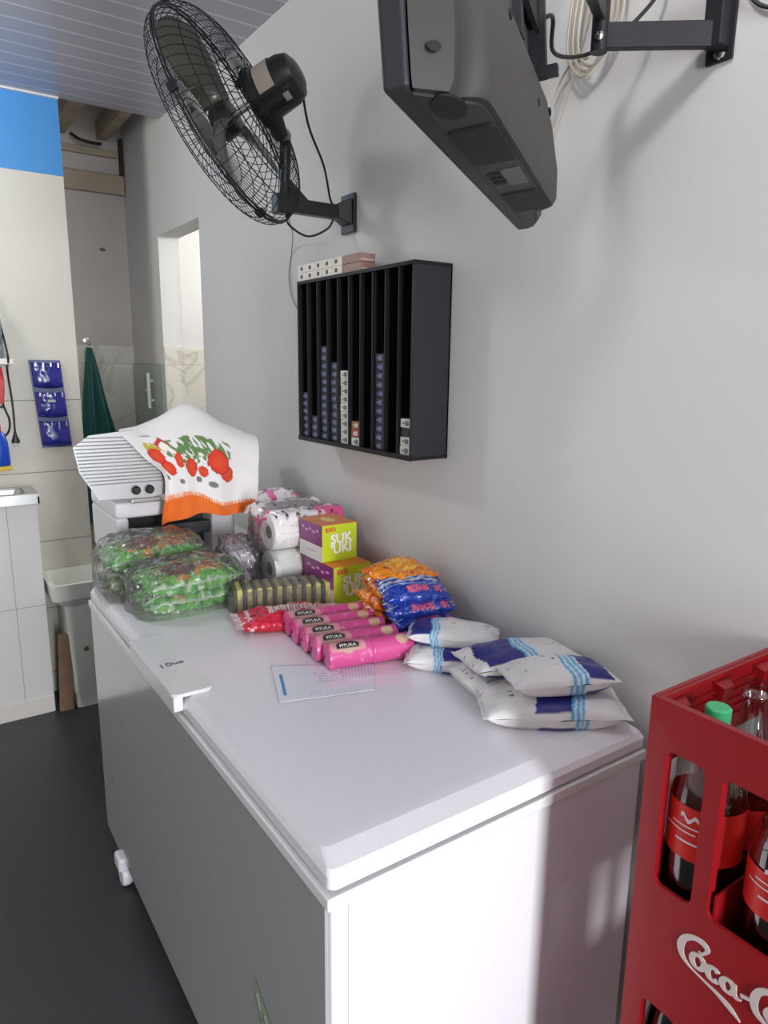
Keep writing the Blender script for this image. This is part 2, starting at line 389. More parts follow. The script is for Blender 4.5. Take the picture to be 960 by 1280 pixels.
tag(o.build('steel_bowl', steel, smooth=True), 'small steel bowl lying in the sink', 'bowl')
MB
# blue spray/detergent bottle, its edge in view
bt = thing('detergent_bottle', (-0.775, 2.685, 0.997), 'blue plastic bottle with a red cap on the sink edge', 'bottle')
T = Matrix.Translation((-0.775, 2.70, 1.10)) @ Matrix.Scale(0.62, 4, (0, 1, 0))
b = MB().lathe([(0.034, 0), (0.04, 0.006), (0.038, 0.07), (0.036, 0.10), (0.026, 0.135), (0.012, 0.15)], 24, T)
b.build('bottle_body', M('blue_plastic', (20, 70, 180), 0.3, coat=0.3), bt, smooth=True)
MB().lathe([(0.014, 0.148), (0.014, 0.178), (0.01, 0.182)], 16, T).build('cap', M('red_plastic', (190, 30, 34), 0.35), bt, smooth=True)
bt.location.z = 1.10
for ch in [c for c in bpy.data.objects if c.parent == bt]:
    for v in ch.data.vertices: v.co.z -= (1.10 - 0.997)
sp_ = thing('soap_shelf', (-0.84, 2.70, 1.075), 'thin yellow sponge ledge under the blue bottle', 'shelf')
MB().box(-0.95, -0.735, 2.665, 2.738, 1.080, 1.099).build('ledge', M('yellow_foam', (206, 178, 80), 0.8), sp_, bevel=0.004)
# upper shelf with grey-blue bottle
o = MB().box(-1.5, -0.700, 2.60, 2.74, 1.528, 1.552).build('wall_shelf', M('white_laminate', (226, 224, 220), 0.35), bevel=0.003)
tag(o, 'short white wall shelf above the sink', 'shelf')
jb = thing('water_jug', (-0.775, 2.66, 1.552), 'pale grey blue translucent bottle on the white shelf', 'bottle')
T = Matrix.Translation((-0.775, 2.66, 1.552))
MB().lathe([(0.045, 0), (0.05, 0.01), (0.05, 0.05), (0.047, 0.055), (0.05, 0.06), (0.05, 0.11), (0.047, 0.115), (0.05, 0.12), (0.049, 0.16), (0.03, 0.215), (0.016, 0.235), (0.016, 0.25)], 28, T).build('bottle_body', M('grey_blue_plastic', (118, 134, 142), 0.2, trans=0.3), jb, smooth=True)
MB().lathe([(0.019, 0.24), (0.019, 0.262), (0.016, 0.265)], 18, T).build('cap', M('pale_cap', (215, 222, 226), 0.4), jb, smooth=True)
o = MB(); o.grid(14, 24, lambda u, v: (-0.86 + 0.112 * u, 2.725 - 0.01 * math.sin(u * 9 + v * 4), 2.06 - 0.30 * v))
m_pat = M('patterned_cloth', (54, 52, 40), 0.9); nt = m_pat.node_tree
vz = nt.nodes.new('ShaderNodeTexVoronoi'); vz.inputs['Scale'].default_value = 55; rp = nt.nodes.new('ShaderNodeValToRGB')
rp.color_ramp.elements[0].color = lin((226, 196, 60)); rp.color_ramp.elements[0].position = 0.2; rp.color_ramp.elements[1].color = lin((50, 48, 40)); rp.color_ramp.elements[1].position = 0.35
nt.links.new(vz.outputs['Distance'], rp.inputs[0]); nt.links.new(rp.outputs[0], nt.nodes['Principled BSDF'].inputs['Base Color'])
tag(o.build('patterned_cloth', m_pat, smooth=True, solid=0.004), 'black and yellow patterned cloth hanging at the upper left edge', 'cloth')
b = MB(); b.grid(14, 20, lambda u, v: (-0.80 + (0.07 - 0.018 * abs(v - 0.4)) * u, 2.700 - 0.018 * math.sin(u * PI) - 0.005 * nz(u * 6, v * 6), 1.515 - 0.15 * v))
tag(b.build('red_cloth', M('red_cloth', (196, 44, 52), 0.8, bump=(60, 0.4, 0.004), var=(30, 0.5, (226, 150, 150))), smooth=True, solid=0.006), 'small red cloth hanging under the white shelf', 'cloth')
b = MB(); b.box(-0.95, -0.735, 2.725, 2.738, 1.345, 1.352)
for i in range(8): b.tube([(-0.93 + i * 0.026, 2.738, 1.348), (-0.93 + i * 0.026, 2.712, 1.344), (-0.93 + i * 0.026, 2.706, 1.356)], 0.002, 6)
tag(b.build('hook_rail', M('black_plastic', (30, 30, 32), 0.4)), 'thin black hook rail on the tiles by the sink', 'rail')
# hanging power cord with plug
pc = thing('power_cord', (-0.72, 2.71, 1.19), 'black power cord with a loose plug hanging beside the sink', 'cord')
b = MB(); b.tube(spline([(-0.79, 2.72, 1.93), (-0.745, 2.71, 1.82), (-0.725, 2.705, 1.70), (-0.722, 2.57, 1.56), (-0.715, 2.69, 1.50), (-0.705, 2.715, 1.36), (-0.705, 2.72, 1.26), (-0.706, 2.722, 1.235)], 10), 0.004, 8)
b.build('cable', MATS['black_plastic'], pc, smooth=True)
b = MB(); b.lathe([(0.005, 0.045), (0.008, 0.03), (0.016, 0.008), (0.017, 0.0), (0.014, -0.002)], 14, Matrix.Translation((-0.706, 2.718, 1.195)) @ Matrix.Scale(0.55, 4, (0, 1, 0)))
pg = b.build('plug', MATS['black_plastic'], pc, smooth=True)
b = MB()
for s in (-1, 1): b.tube([(-0.706 + s * 0.008, 2.718, 1.194), (-0.706 + s * 0.008, 2.718, 1.175)], 0.0022, 8)
b.build('prong', MATS['chrome'], pg)
b = MB(); b.tube(spline([(-0.77, 2.70, 1.50), (-0.745, 2.72, 1.44), (-0.74, 2.725, 1.36), (-0.722, 2.722, 1.29), (-0.735, 2.72, 1.235), (-0.79, 2.71, 1.20)], 8), 0.004, 8)
tag(b.build('black_cable', MATS['black_plastic'], smooth=True), 'short black cable curving down behind the blue bottle', 'cable')

# ================================================================== blue pocket organiser
po = thing('pocket_organiser', (-0.56, 2.73, 1.18), 'blue plastic wall organiser with three clear pockets', 'organiser')
m_blue = M('navy_vinyl', (34, 34, 130), 0.25, coat=0.4, bump=(30, 0.5, 0.006))
sl = -0.028
MB().add([(-0.628, 2.732, 1.548), (-0.500, 2.732, 1.548), (-0.478, 2.732, 1.165), (-0.602, 2.732, 1.165)], [(0, 1, 2, 3)]).build('backing', M('vinyl_back', (86, 92, 132), 0.3), po, solid=0.004)
for k in range(3):
    z1 = 1.540 - k * 0.128; xo = k * 0.0075
    def pk(u, v):
        x = -0.620 + xo + 0.120 * u + 0.006 * v; bul = 0.018 * math.sin(u * PI) ** 0.6 * (0.5 + 0.5 * v) * (1 - v ** 8)
        return (x, 2.728 - bul - 0.003 * nz(u * 6, v * 5, k), z1 - 0.006 * math.sin(u * PI) - 0.108 * v)
    b = MB().grid(20, 14, pk); pk_o = b.build('pocket', m_blue, po, smooth=True, solid=0.002)
    b = MB()
    for i in range(4):
        x = -0.612 + xo + 0.030 * i + 0.006; MB().box(x, x + 0.006, 2.706, 2.710, z1 - 0.020 - 0.004 * (i % 2), z1 - 0.004).build('clip', MATS['chrome'], po)
tag(MB().box(-0.566, -0.536, 2.7005, 2.7045, 1.366, 1.378, None).build('silver_key', MATS['chrome'], bevel=0.001), 'small shiny silver key in the middle organiser pocket', 'key')

# ================================================================== laundry tub and plank
lt_ = thing('utility_tub', (-0.53, 2.62, 0), 'white plastic utility tub behind the freezer', 'tub')
m_tub = M('tub_plastic', (216, 220, 212), 0.35)
def ring_loft(b, secs):
    n = None; ids = []
    for (x0, x1, y0, y1, z, r) in secs:
        P = rrect(x0, x1, y0, y1, r); ids.append([b.vert((x, y, z)) for x, y in P])
    for A, B in zip(ids, ids[1:]):
        n = len(A)
        for i in range(n): b.face((A[i], A[(i + 1) % n], B[(i + 1) % n], B[i]))
    return ids
b = MB(); ids = ring_loft(b, [(-0.585, -0.30, 2.50, 2.70, 0.0, 0.02), (-0.588, -0.297, 2.498, 2.702, 0.07, 0.02), (-0.592, -0.292, 2.495, 2.705, 0.075, 0.02), (-0.605, -0.28, 2.485, 2.715, 0.50, 0.02)]); b.face(ids[0][::-1])
b.build('body', m_tub, lt_, smooth=True, angle=30)
b = MB(); ids = ring_loft(b, [(-0.605, -0.28, 2.485, 2.715, 0.49, 0.02), (-0.655, -0.25, 2.45, 2.735, 0.53, 0.02), (-0.66, -0.245, 2.445, 2.737, 0.60, 0.02), (-0.64, -0.265, 2.465, 2.725, 0.60, 0.02), (-0.60, -0.30, 2.51, 2.70, 0.47, 0.02)]); b.face(ids[-1])
b.build('basin', m_tub, lt_, smooth=True, angle=30)
MB().lathe([(0.005, 0), (0.012, 0), (0.010, 0.004), (0.004, 0.005)], 12, frame((-0.53, 2.489, 0.28), (1, 0, 0), (0, 0, 1))).build('drain_plug', MATS['rust'], lt_)
b = MB(); T = Matrix.Translation((-0.628, 2.50, 0)) @ Matrix.Rotation(math.radians(3), 4, 'Y'); b.box(-0.03, 0.028, 0, 0.022, 0.0, 0.36, T); b2 = b
tag(b.build('wood_plank', M('plank_wood', (136, 108, 88), 0.7, bump=(20, 0.4, 0.004), var=(14, 0.6, (104, 80, 64))), bevel=0.002), 'upright wooden plank between the tiled counter and the tub', 'plank')
b = MB(); b.box(-0.598, -0.591, 2.515, 2.53, 0.0, 0.37)
tag(b.build('thin_batten', M('dark_red_wood', (74, 34, 30), 0.7), bevel=0.001), 'thin dark red batten beside the wooden plank', 'batten')

# ================================================================== freezer
fz = thing('chest_freezer', (-0.365, 0.708, 0), 'long white chest freezer standing against the wall', 'freezer')
m_fw = M('freezer_white', (238, 235, 240), 0.3, coat=0.3, bump=(300, 0.03, 0.0005))
m_ff = M('freezer_front', (196, 200, 200), 0.2, 0.35, coat=0.5)
X0, X1, Y0, Y1 = -0.70, -0.03, 0.0, 1.416
MB().box(X0 + 0.004, X1, Y0 + 0.004, Y1, 0.10, 0.845).build('body', m_fw, fz, bevel=0.006)
MB().box(X0 - 0.002, X0 + 0.004, Y0 + 0.012, Y1 - 0.005, 0.11, 0.835).build('front_panel', m_ff, fz, bevel=0.001)
b = MB(); b.box(X0 - 0.006, X1, Y0 - 0.004, Y1 + 0.002, 0.836, 0.856)
b.build('rim', M('rim_white', (232, 233, 232), 0.25), fz, bevel=0.003)
MB().box(X0 + 0.012, X1 - 0.01, Y0 + 0.014, Y1 - 0.012, 0.856, 0.864).build('gasket', M('gasket_grey', (120, 120, 122), 0.7), fz)
b = MB()
secs = [(X0, X1, Y0, Y1, 0.863, 0.012), (X0, X1, Y0, Y1, 0.880, 0.012), (X0 + 0.004, X1 - 0.004, Y0 + 0.007, Y1 - 0.004, 0.889, 0.012), (X0 + 0.012, X1 - 0.012, Y0 + 0.040, Y1 - 0.012, 0.8985, 0.012), (X0 + 0.02, X1 - 0.02, Y0 + 0.055, Y1 - 0.02, 0.90, 0.012)]
ids = ring_loft(b, secs); b.face(ids[0][::-1]); b.face(ids[-1]); b.build('lid', m_fw, fz, smooth=True, angle=8)
# handle plate
hp = plate(rrect(X0 - 0.022, X0 + 0.062, 0.575, 0.905, 0.016), [], 0.007, Matrix.Translation((0, 0, 0.900)), None, None, None)
hp.box(X0 - 0.020, X0 + 0.000, 0.580, 0.900, 0.868, 0.901)
ho = hp.build('lid_handle', M('handle_white', (226, 228, 228), 0.25, coat=0.3), fz, bevel=0.003)
b = text_mb('| Duo', 0.022, frame((X0 + 0.024, 0.725, 0.9078), (1, 0.05, 0), (0, 1, 0)), 0.0002, bold=0.0003)
b.build('lettering', M('grey_print', (70, 74, 78), 0.5), ho)
# side seam
MB().box(X0 + 0.030, X0 + 0.031, Y0 + 0.0032, Y0 + 0.0045, 0.12, 0.83).build('side_seam', M('seam_grey', (176, 178, 184), 0.5), fz)
# feet
for (x, y) in ((X0 + 0.008, Y1 - 0.16), (X0 + 0.02, Y0 + 0.12), (X1 - 0.06, Y1 - 0.12), (X1 - 0.06, Y0 + 0.12)):
    b = MB(); T = frame((x, y, 0.0365), (0, 1, 0), (0, 0, 1)); b.lathe([(0.012, -0.016), (0.032, -0.014), (0.036, -0.006), (0.036, 0.006), (0.032, 0.014), (0.012, 0.016)], 24, T)
    wheel = b.build('caster', M('caster_white', (214, 216, 218), 0.35), fz, smooth=True)
    MB().box(x - 0.024, x + 0.024, y - 0.03, y + 0.03, 0.058, 0.104).build('caster_housing', MATS['caster_white'], wheel, bevel=0.01)
# leaf decal on the front
b = MB()
P = [(0.262, 0.520), (0.235, 0.50), (0.19, 0.472), (0.15, 0.455), (0.11, 0.42), (0.12, 0.38), (0.17, 0.385), (0.215, 0.41), (0.25, 0.452)]
b.add([(X0 - 0.0030, y, z) for y, z in P], [tuple(range(len(P)))]); dec = b.build('decal', M('decal_green', (150, 158, 138), 0.4), fz)
b = MB()
for i in range(4): b.tube([(X0 - 0.0034, 0.25 - i * 0.03, 0.49 - i * 0.02), (X0 - 0.0034, 0.215 - i * 0.03, 0.43 - i * 0.01)], 0.002, 5)
b.build('decal_veins', M('decal_dark', (96, 108, 98), 0.5), dec)

# ================================================================== slicer on a table behind the freezer
tb = thing('side_table', (-0.28, 1.72, 0), 'small table behind the freezer carrying the slicer', 'table')
MB().box(-0.56, -0.02, 1.44, 1.98, 0.87, 0.90).build('table_top', M('table_white', (214, 212, 208), 0.4), tb, bevel=0.003)
for x in (-0.53, -0.06):
    for y in (1.47, 1.94): MB().box(x - 0.02, x + 0.02, y - 0.02, y + 0.02, 0, 0.87).build('leg', MATS['steel'], tb)
sl = thing('food_slicer', (-0.38, 1.60, 0.90), 'white and steel food slicer half covered by a tea towel', 'slicer')
m_sw = M('enamel_white', (224, 222, 226), 0.25, coat=0.4)
b = MB()
b.box(-0.600, -0.22, 1.465, 1.80, 1.075, 1.125); b.box(-0.600, -0.562, 1.465, 1.80, 0.93, 1.078); b.box(-0.30, -0.22, 1.465, 1.80, 0.93, 1.078)
b.build('housing', m_sw, sl, bevel=0.010)
MB().box(-0.562, -0.30, 1.55, 1.79, 0.93, 1.074).build('dark_opening_fill', M('dark_gap', (52, 52, 54), 0.5), sl)  # dark box standing in for the shade inside the opening under the housing
for x in (-0.575, -0.25):
    for y in (1.49, 1.77): MB().lathe([(0.02, 0.0), (0.024, 0.006), (0.018, 0.032)], 16, Matrix.Translation((x, y, 0.90))).build('foot', MATS['black_plastic'], sl, smooth=True)
MB().box(-0.54, -0.30, 1.478, 1.500, 1.00, 1.04).build('control_bar', M('dark_steel', (96, 98, 100), 0.35, 0.7), sl, bevel=0.004)
pp = [(-0.71, 1.304), (-0.665, 1.336), (-0.546, 1.347), (-0.42, 1.30), (-0.42, 1.154), (-0.499, 1.141), (-0.65, 1.146), (-0.698, 1.23)]
T = Matrix(((1, 0, 0, 0), (0, 0, 1, 1.440), (0, 1, 0, 0), (0, 0, 0, 1)))
b = MB().prism(pp, 0.0, 0.006, T)
def edge_x(z):
    xs = []
    for i in range(len(pp)):
        (x0, z0), (x1, z1) = pp[i], pp[(i + 1) % len(pp)]
        if (z0 - z) * (z1 - z) < 0: xs.append(x0 + (x1 - x0) * (z - z0) / (z1 - z0))
    return min(xs), max(xs)
z = 1.19
while z < 1.33:
    a_, c_ = edge_x(z); b.tube([(a_ + 0.003, 1.439, z + 0.002), (c_ - 0.004, 1.439, z)], 0.0019, 6); z += 0.0105
b.build('carriage_plate', M('brushed_aluminium', (182, 184, 184), 0.38, 0.5), sl)
for x in (-0.545, -0.505): MB().lathe([(0.012, 0), (0.013, 0.004), (0.013, 0.016), (0.009, 0.02)], 18, frame((x, 1.440, 1.168), (1, 0, 0), (0, 0, 1))).build('knob', MATS['black_plastic'], sl, smooth=True)
MB().box(-0.56, -0.47, 1.43, 1.47, 1.128, 1.142).build('carriage_arm', MATS['steel'], sl, bevel=0.003)
b = MB().lathe([(0.02, -0.03), (0.125, -0.028), (0.135, -0.015), (0.135, 0.012), (0.12, 0.03), (0.02, 0.034)], 48, frame((-0.34, 1.555, 1.245), (1, 0, 0), (0, 0, 1)))
b.build('blade_guard', MATS['steel'], sl, smooth=True, angle=35)
MB().box(-0.40, -0.24, 1.58, 1.70, 1.12, 1.23).build('motor_cover', m_sw, sl, bevel=0.02)
MB().lathe([(0.02, 0), (0.024, 0.01), (0.02, 0.06), (0.008, 0.07)], 16, Matrix.Translation((-0.34, 1.53, 1.318))).build('grip', MATS['black_plastic'], sl, smooth=True)

# tea towel, built from a sheet of control points
G = [[(-0.5, 1.62, 1.273), (-0.421, 1.64, 1.308), (-0.3, 1.66, 1.329), (-0.202, 1.64, 1.298), (-0.085, 1.62, 1.249)],
     [(-0.54, 1.52, 1.332), (-0.447, 1.52, 1.373), (-0.344, 1.52, 1.415), (-0.239, 1.52, 1.353), (-0.119, 1.52, 1.303)],
     [(-0.578, 1.45, 1.342), (-0.47, 1.45, 1.342), (-0.363, 1.45, 1.358), (-0.254, 1.45, 1.328), (-0.136, 1.45, 1.28)],
     [(-0.526, 1.415, 1.272), (-0.445, 1.415, 1.262), (-0.363, 1.41, 1.262), (-0.265, 1.41, 1.243), (-0.159, 1.41, 1.202)],
     [(-0.468, 1.405, 1.204), (-0.426, 1.395, 1.183), (-0.363, 1.385, 1.178), (-0.273, 1.385, 1.157), (-0.175, 1.385, 1.135)],
     [(-0.485, 1.400, 1.060), (-0.428, 1.385, 1.073), (-0.36, 1.37, 1.088), (-0.282, 1.37, 1.072), (-0.180, 1.37, 1.084)]]
def cr(P, t):
    n = len(P) - 1; i = min(int(t * n), n - 1); f = t * n - i
    a = P[max(i - 1, 0)]; b_ = P[i]; c = P[i + 1]; d = P[min(i + 2, n)]
    return 0.5 * ((2 * b_) + (c - a) * f + (2 * a - 5 * b_ + 4 * c - d) * f * f + (3 * b_ - a - 3 * c + d) * f ** 3)
GV = [[Vector(p) for p in r] for r in G]
def cloth(u, v):
    p = cr([cr(r, u) for r in GV], v)
    amp = min(1, max(0, (v - 0.3) * 2.5))
    return p + Vector((0, -0.008 * math.sin(u * 19 + 2 * v) * amp + 0.004 * nz(u * 5, v * 6), 0.003 * nz(u * 7, v * 5, 3)))
toms = [(0.15, 0.60, 0.055, 0.055), (0.20, 0.69, 0.06, 0.05), (0.44, 0.68, 0.055, 0.06), (0.33, 0.62, 0.03, 0.05), (0.68, 0.63, 0.075, 0.075), (0.74, 0.70, 0.05, 0.055), (0.55, 0.71, 0.035, 0.035)]
darks = [(0.13, 0.78, 0.03, 0.02), (0.30, 0.78, 0.03, 0.02), (0.50, 0.77, 0.03, 0.022), (0.62, 0.79, 0.04, 0.022)]
def ccol(u, v):
    hem = 0.875 - 0.03 * math.exp(-((u - 0.25) / 0.18) ** 2) + 0.015 * math.sin(u * 11) 
    if v > hem: return (232, 112, 40) if v > hem + 0.02 or int(u * 90) % 2 else (244, 214, 196)
    for (a, c, ra, rc) in toms:
        d = ((u - a) / ra / 1.18) ** 2 + ((v - c) / rc / 1.12) ** 2 + 0.25 * nz(u * 30, v * 30)
        if d < 1: return (222, 64 + 40 * max(0, 0.5 - d), 44) if d < 0.8 else (176, 52, 40)
    for (a, c, ra, rc) in darks:
        if ((u - a) / ra) ** 2 + ((v - c) / rc) ** 2 < 1: return (122, 124, 118)
    if (abs(u - 0.24) * 1.2 + abs(v - 0.515) * 1.2) < 0.07:
        return (240, 236, 230) if abs(u - 0.25) + abs(v - 0.53) < 0.045 else (188, 60, 52)
    if 0.10 < u < 0.24 and 0.50 < v < 0.56 and nz(u * 40, v * 40) > -0.2: return (196, 178, 70)
    if 0.24 < u < 0.78 and 0.475 + 0.05 * abs(u - 0.5) < v < 0.60 and nz(u * 30 - v * 30, (v + u) * 9) > -0.08: return (104, 138, 84)
    if 0.30 < u < 0.60 and 0.6 <= v < 0.67 and nz(u * 34, v * 34) > 0.05: return (96, 140, 78)
    return (236, 233, 232)
tt = thing('tea_towel', (-0.34, 1.48, 1.05), 'white tea towel with tomato print and orange crocheted hem over the slicer', 'tea towel')
MB().grid(130, 150, cloth, ccol).build('cloth', M('towel_cotton', rough=0.9, attr=True, bump=(260, 0.3, 0.001), sheen=0.2), tt, smooth=True, solid=0.003, angle=180)

# ================================================================== packages on the freezer lid
def pillow(L, W, H, colf, seed=0, nu=44, nv=28, wr=0.004, flat=0.45, p=2.6, crimp=0.06, sag=0.0, wsc=7):
    """pillow pack mesh in local coordinates resting on z=0, seams at its short ends"""
    b = MB()
    def env(u, v):
        a = abs(2 * u - 1); c = abs(2 * v - 1)
        e = max(0, 1 - (a / (1 - crimp)) ** p) if a < 1 - crimp else 0
        return (e ** 0.55) * (max(0, 1 - c ** 2.6) ** 0.5)
    def shp(u, v, top):
        e = env(u, v); a = abs(2 * u - 1)
        wv = W * (1 - 0.10 * (1 - e) * a) 
        x = (u - 0.5) * L; y = (v - 0.5) * wv * (0.92 + 0.08 * a ** 6)
        n1 = nz(u * wsc + seed, v * wsc * 0.7, seed) * wr * (0.4 + e) + nz(u * wsc * 2.5, v * wsc * 2, seed + 5) * wr * 0.5
        z = H * flat + ((1 - flat) * H * e + n1 if top else -flat * H * min(1, e * 1.6))
        z -= sag * (2 * u - 1) ** 2 + H * flat * 0.0
        n2 = nz(u * wsc * 1.3, v * wsc * 1.3, seed + 9) * wr * 0.6
        return (x + n2, y + n2, z)
    b.grid(nu, nv, lambda u, v: shp(u, v, True), lambda u, v: colf(u, v))
    b.grid(nu, nv, lambda u, v: shp(u, v, False), lambda u, v: colf(u, 1 - v))
    return b
def pack_T(c, rz, rx=0, ry=0): return Matrix.Translation(c) @ Matrix.Rotation(rz, 4, 'Z') @ Matrix.Rotation(ry, 4, 'Y') @ Matrix.Rotation(rx, 4, 'X')
def put(o, c, rz=0, rx=0, ry=0): o.location = c; o.rotation_euler = (rx, ry, rz); return o
m_foil = M('printed_film', rough=0.22, attr=True, coat=0.5, bump=(45, 0.5, 0.006))
m_foil2 = M('printed_film_soft', rough=0.35, attr=True, coat=0.15, bump=(30, 0.45, 0.006))

# --- sugar bags
def sugar_col(n0, n1, w0, w1, seed):
    def f(u, v):
        wv = 0.018 * math.sin(v * 9 + seed)
        u2 = u + wv
        if n0 < u2 < n1 and 0.04 < v < 0.97: return (44, 46, 128)
        lo, hi = min(w0, w1), max(w0, w1)
        if lo < u2 < hi:
            k = (u2 - lo) / (hi - lo) * 3
            return (110, 180, 222) if (k % 1) < 0.62 else (222, 234, 240)
        if nz(u * 16 + seed, v * 26, seed) > 0.52 and 0.25 < v < 0.8: return (92, 84, 96)
        return (232, 230, 228)
    return f
bags = [  # centre, rot, L, W, H, navy, waves, label
    ((-0.150, 0.405, 0.901), -42, 0.215, 0.140, 0.050, (0.40, 0.62), (0.30, 0.40), 'white sugar bag lying under the leftmost bag of the heap, beside the blue packs'),
    ((-0.120, 0.262, 0.901), -12, 0.235, 0.155, 0.052, (0.62, 0.90), (0.52, 0.62), 'white sugar bag in the middle of the bottom layer'),
    ((-0.145, 0.136, 0.901), -34, 0.270, 0.165, 0.058, (0.36, 0.60), (0.60, 0.70), 'big white sugar bag at the bottom of the near end of the heap'),
    ((-0.140, 0.425, 0.944), -44, 0.200, 0.125, 0.046, (0.04, 0.26), (0.26, 0.36), 'white sugar bag on top of the heap at its far end by the blue packs'),
    ((-0.118, 0.248, 0.948), -16, 0.240, 0.140, 0.048, (0.10, 0.44), (0.44, 0.58), 'white sugar bag against the wall with a navy left half, in the upper layer'),
    ((-0.136, 0.128, 0.958), -24, 0.205, 0.130, 0.050, (0.68, 0.93), (0.52, 0.68), 'white sugar bag topmost at the near end with a navy right end')]
for i, (c, r, L_, W_, H_, nv_, wv_, lab) in enumerate(bags):
    o = pillow(L_, W_, H_, sugar_col(nv_[0], nv_[1], wv_[0], wv_[1], i), i * 3.1, 80, 44, 0.004, wsc=4).build('sugar_bag', m_foil2, world=False, smooth=True, angle=180)
    put(o, c, math.radians(r), math.radians(2 if i < 3 else -3)); tag(o, lab, 'sugar bag', 'bags of sugar on the freezer lid')

# --- blue and orange snack packs
def blue_col(seed):
    def f(u, v):
        s = 0.56 + 0.03 * math.sin(u * 6 + seed)
        if s < v < s + 0.10 or s + 0.16 < v < s + 0.24: return (176, 184, 200)
        top = seed >= 3; a, c = (0.16, 0.38) if top else (0.03, 0.20)
        if a < v < c and (0.34 < u < 0.66 or 0.76 < u < 0.88) and nz(u * 60, v * 14, seed) > -0.12: return (226, 96, 128)
        if c + 0.05 < v < c + 0.09: return (140, 160, 220)
        if nz(u * 9, v * 9, seed + 3) > 0.45: return (74, 104, 200)
        return (32, 60, 160)
    return f
def orange_col(seed):
    def f(u, v):
        n = nz(u * 6, v * 8, seed)
        if 0.25 < u < 0.72 and 0.3 < v < 0.75: return (242, 190, 66) if n > -0.1 else (240, 150, 40)
        if nz(u * 14, v * 10, seed + 7) > 0.3: return (206, 70, 40)
        return (240, 146, 36) if n > -0.25 else (224, 110, 34)
    return f
locs = ['bottom', 'second from the bottom', 'middle', 'second from the top', 'top']
for i in range(5):
    o = pillow(0.165, 0.135, 0.040, orange_col(i), i * 2.3, 48, 36, 0.006, wsc=8, crimp=0.09).build('orange_snack_pack', m_foil, world=False, smooth=True, angle=180)
    put(o, (-0.128 + 0.008 * (i % 2), 0.700 - 0.012 * i, 0.901 + 0.0315 * i), math.radians(-12 + 9 * ((i * 2) % 3)), math.radians(2 + 2.2 * i), math.radians(-2))
    tag(o, 'orange snack pack, %s in the leaning orange stack' % (locs[i] + ('most' if locs[i] in ('bottom', 'top') else '')), 'snack pack', 'orange snack packs beside the blue ones')
for i in range(4):
    o = pillow(0.168, 0.105, 0.040, blue_col(i), i * 1.7 + 20, 90, 60, 0.0045, wsc=7, crimp=0.08).build('blue_snack_pack', m_foil, world=False, smooth=True, angle=180)
    put(o, (-0.128 + [0.026, 0.006, 0.0, -0.012][i], [0.555, 0.566, 0.574, 0.584][i], 0.901 + 0.035 * i), math.radians([-24, -10, -18, -14][i]), math.radians([2, 6, 12, 18][i]), math.radians([0, 2, -2, 3][i]))
    tag(o, 'blue snack pack with red lettering, %s in the blue stack' % ['bottommost', 'second from the bottom', 'second from the top', 'topmost'][i], 'snack pack', 'blue snack packs beside the sugar bags')

# --- pink biscuit rolls
m_pink = M('pink_wrap', rough=0.3, attr=True, coat=0.35, bump=(50, 0.35, 0.004))
m_print_w = M('white_print', (236, 234, 232), 0.5)
def roll_mesh(seed, L_=0.205, r=0.0285):
    b = MB(); n = 48
    def fn(u, v):   # u around, v along
        a = u * 2 * PI; x = (v - 0.5) * L_; t = abs(2 * v - 1)
        rr = r * (1 + 0.03 * nz(math.cos(a) * 2, math.sin(a) * 2, v * 10 + seed))
        if t > 0.955: rr *= 1 - (t - 0.955) / 0.045 * 0.85
        if t < 0.02: rr *= 0.94
        return (x, rr * math.cos(a), r + rr * math.sin(a))
    def cf(u, v):
        a = (u * 360) % 360; da = (a - 118) ; x = (v - 0.5) * L_; y = math.radians(da) * r
        for cx in (-0.055,):
            d = ((x - cx) / 0.026) ** 2 + (y / 0.017) ** 2
            if d < 1: return (58, 50, 50) if y < 0.006 else (206, 172, 150)
            if abs(x - cx) < 0.040 and abs(y) < 0.014 and d < 2.6: return (216, 150, 158)
        if ((x - 0.072) / 0.014) ** 2 + (y / 0.014) ** 2 < 1: return (220, 182, 148)
        if -0.035 < x < 0.02 and 0.022 < -y < 0.034: return (224, 206, 220)
        if nz(v * 12, u * 9, seed) > 0.45: return (226, 120, 170)
        return (214, 82, 146)
    b.grid(n, 90, fn, cf, wrapu=True)
    return b
rollpos = [(-0.306, 0.512, -12), (-0.307, 0.569, -11), (-0.303, 0.626, -10), (-0.298, 0.683, -10), (-0.290, 0.740, -9)]
rn = ['nearest, lying on the paper leaflet', 'second from the paper leaflet', 'in the middle of the row', 'second from the red wafer pack', 'farthest, beside the red wafer pack']
for i, (x, y, r) in enumerate(rollpos):
    o = roll_mesh(i * 2.0).build('biscuit_roll', m_pink, world=False, smooth=True, angle=60)
    put(o, (x, y, 0.9015), math.radians(r)); tag(o, 'pink wrapped roll of biscuits, %s' % rn[i], 'biscuit pack', 'pink biscuit rolls on the lid')
    an = math.radians(118); T = frame((-0.055, 0.0293 * math.cos(an), 0.0285 + 0.0293 * math.sin(an)), (1, 0, 0), (0, math.sin(an), -math.cos(an)) if False else (0, -math.cos(an) * 0 + 0.88, 0.47))
    t = text_mb('PITUKA', 0.0115, T, 0.0003, sx=0.95); t.build('lettering', m_print_w, o, world=False)

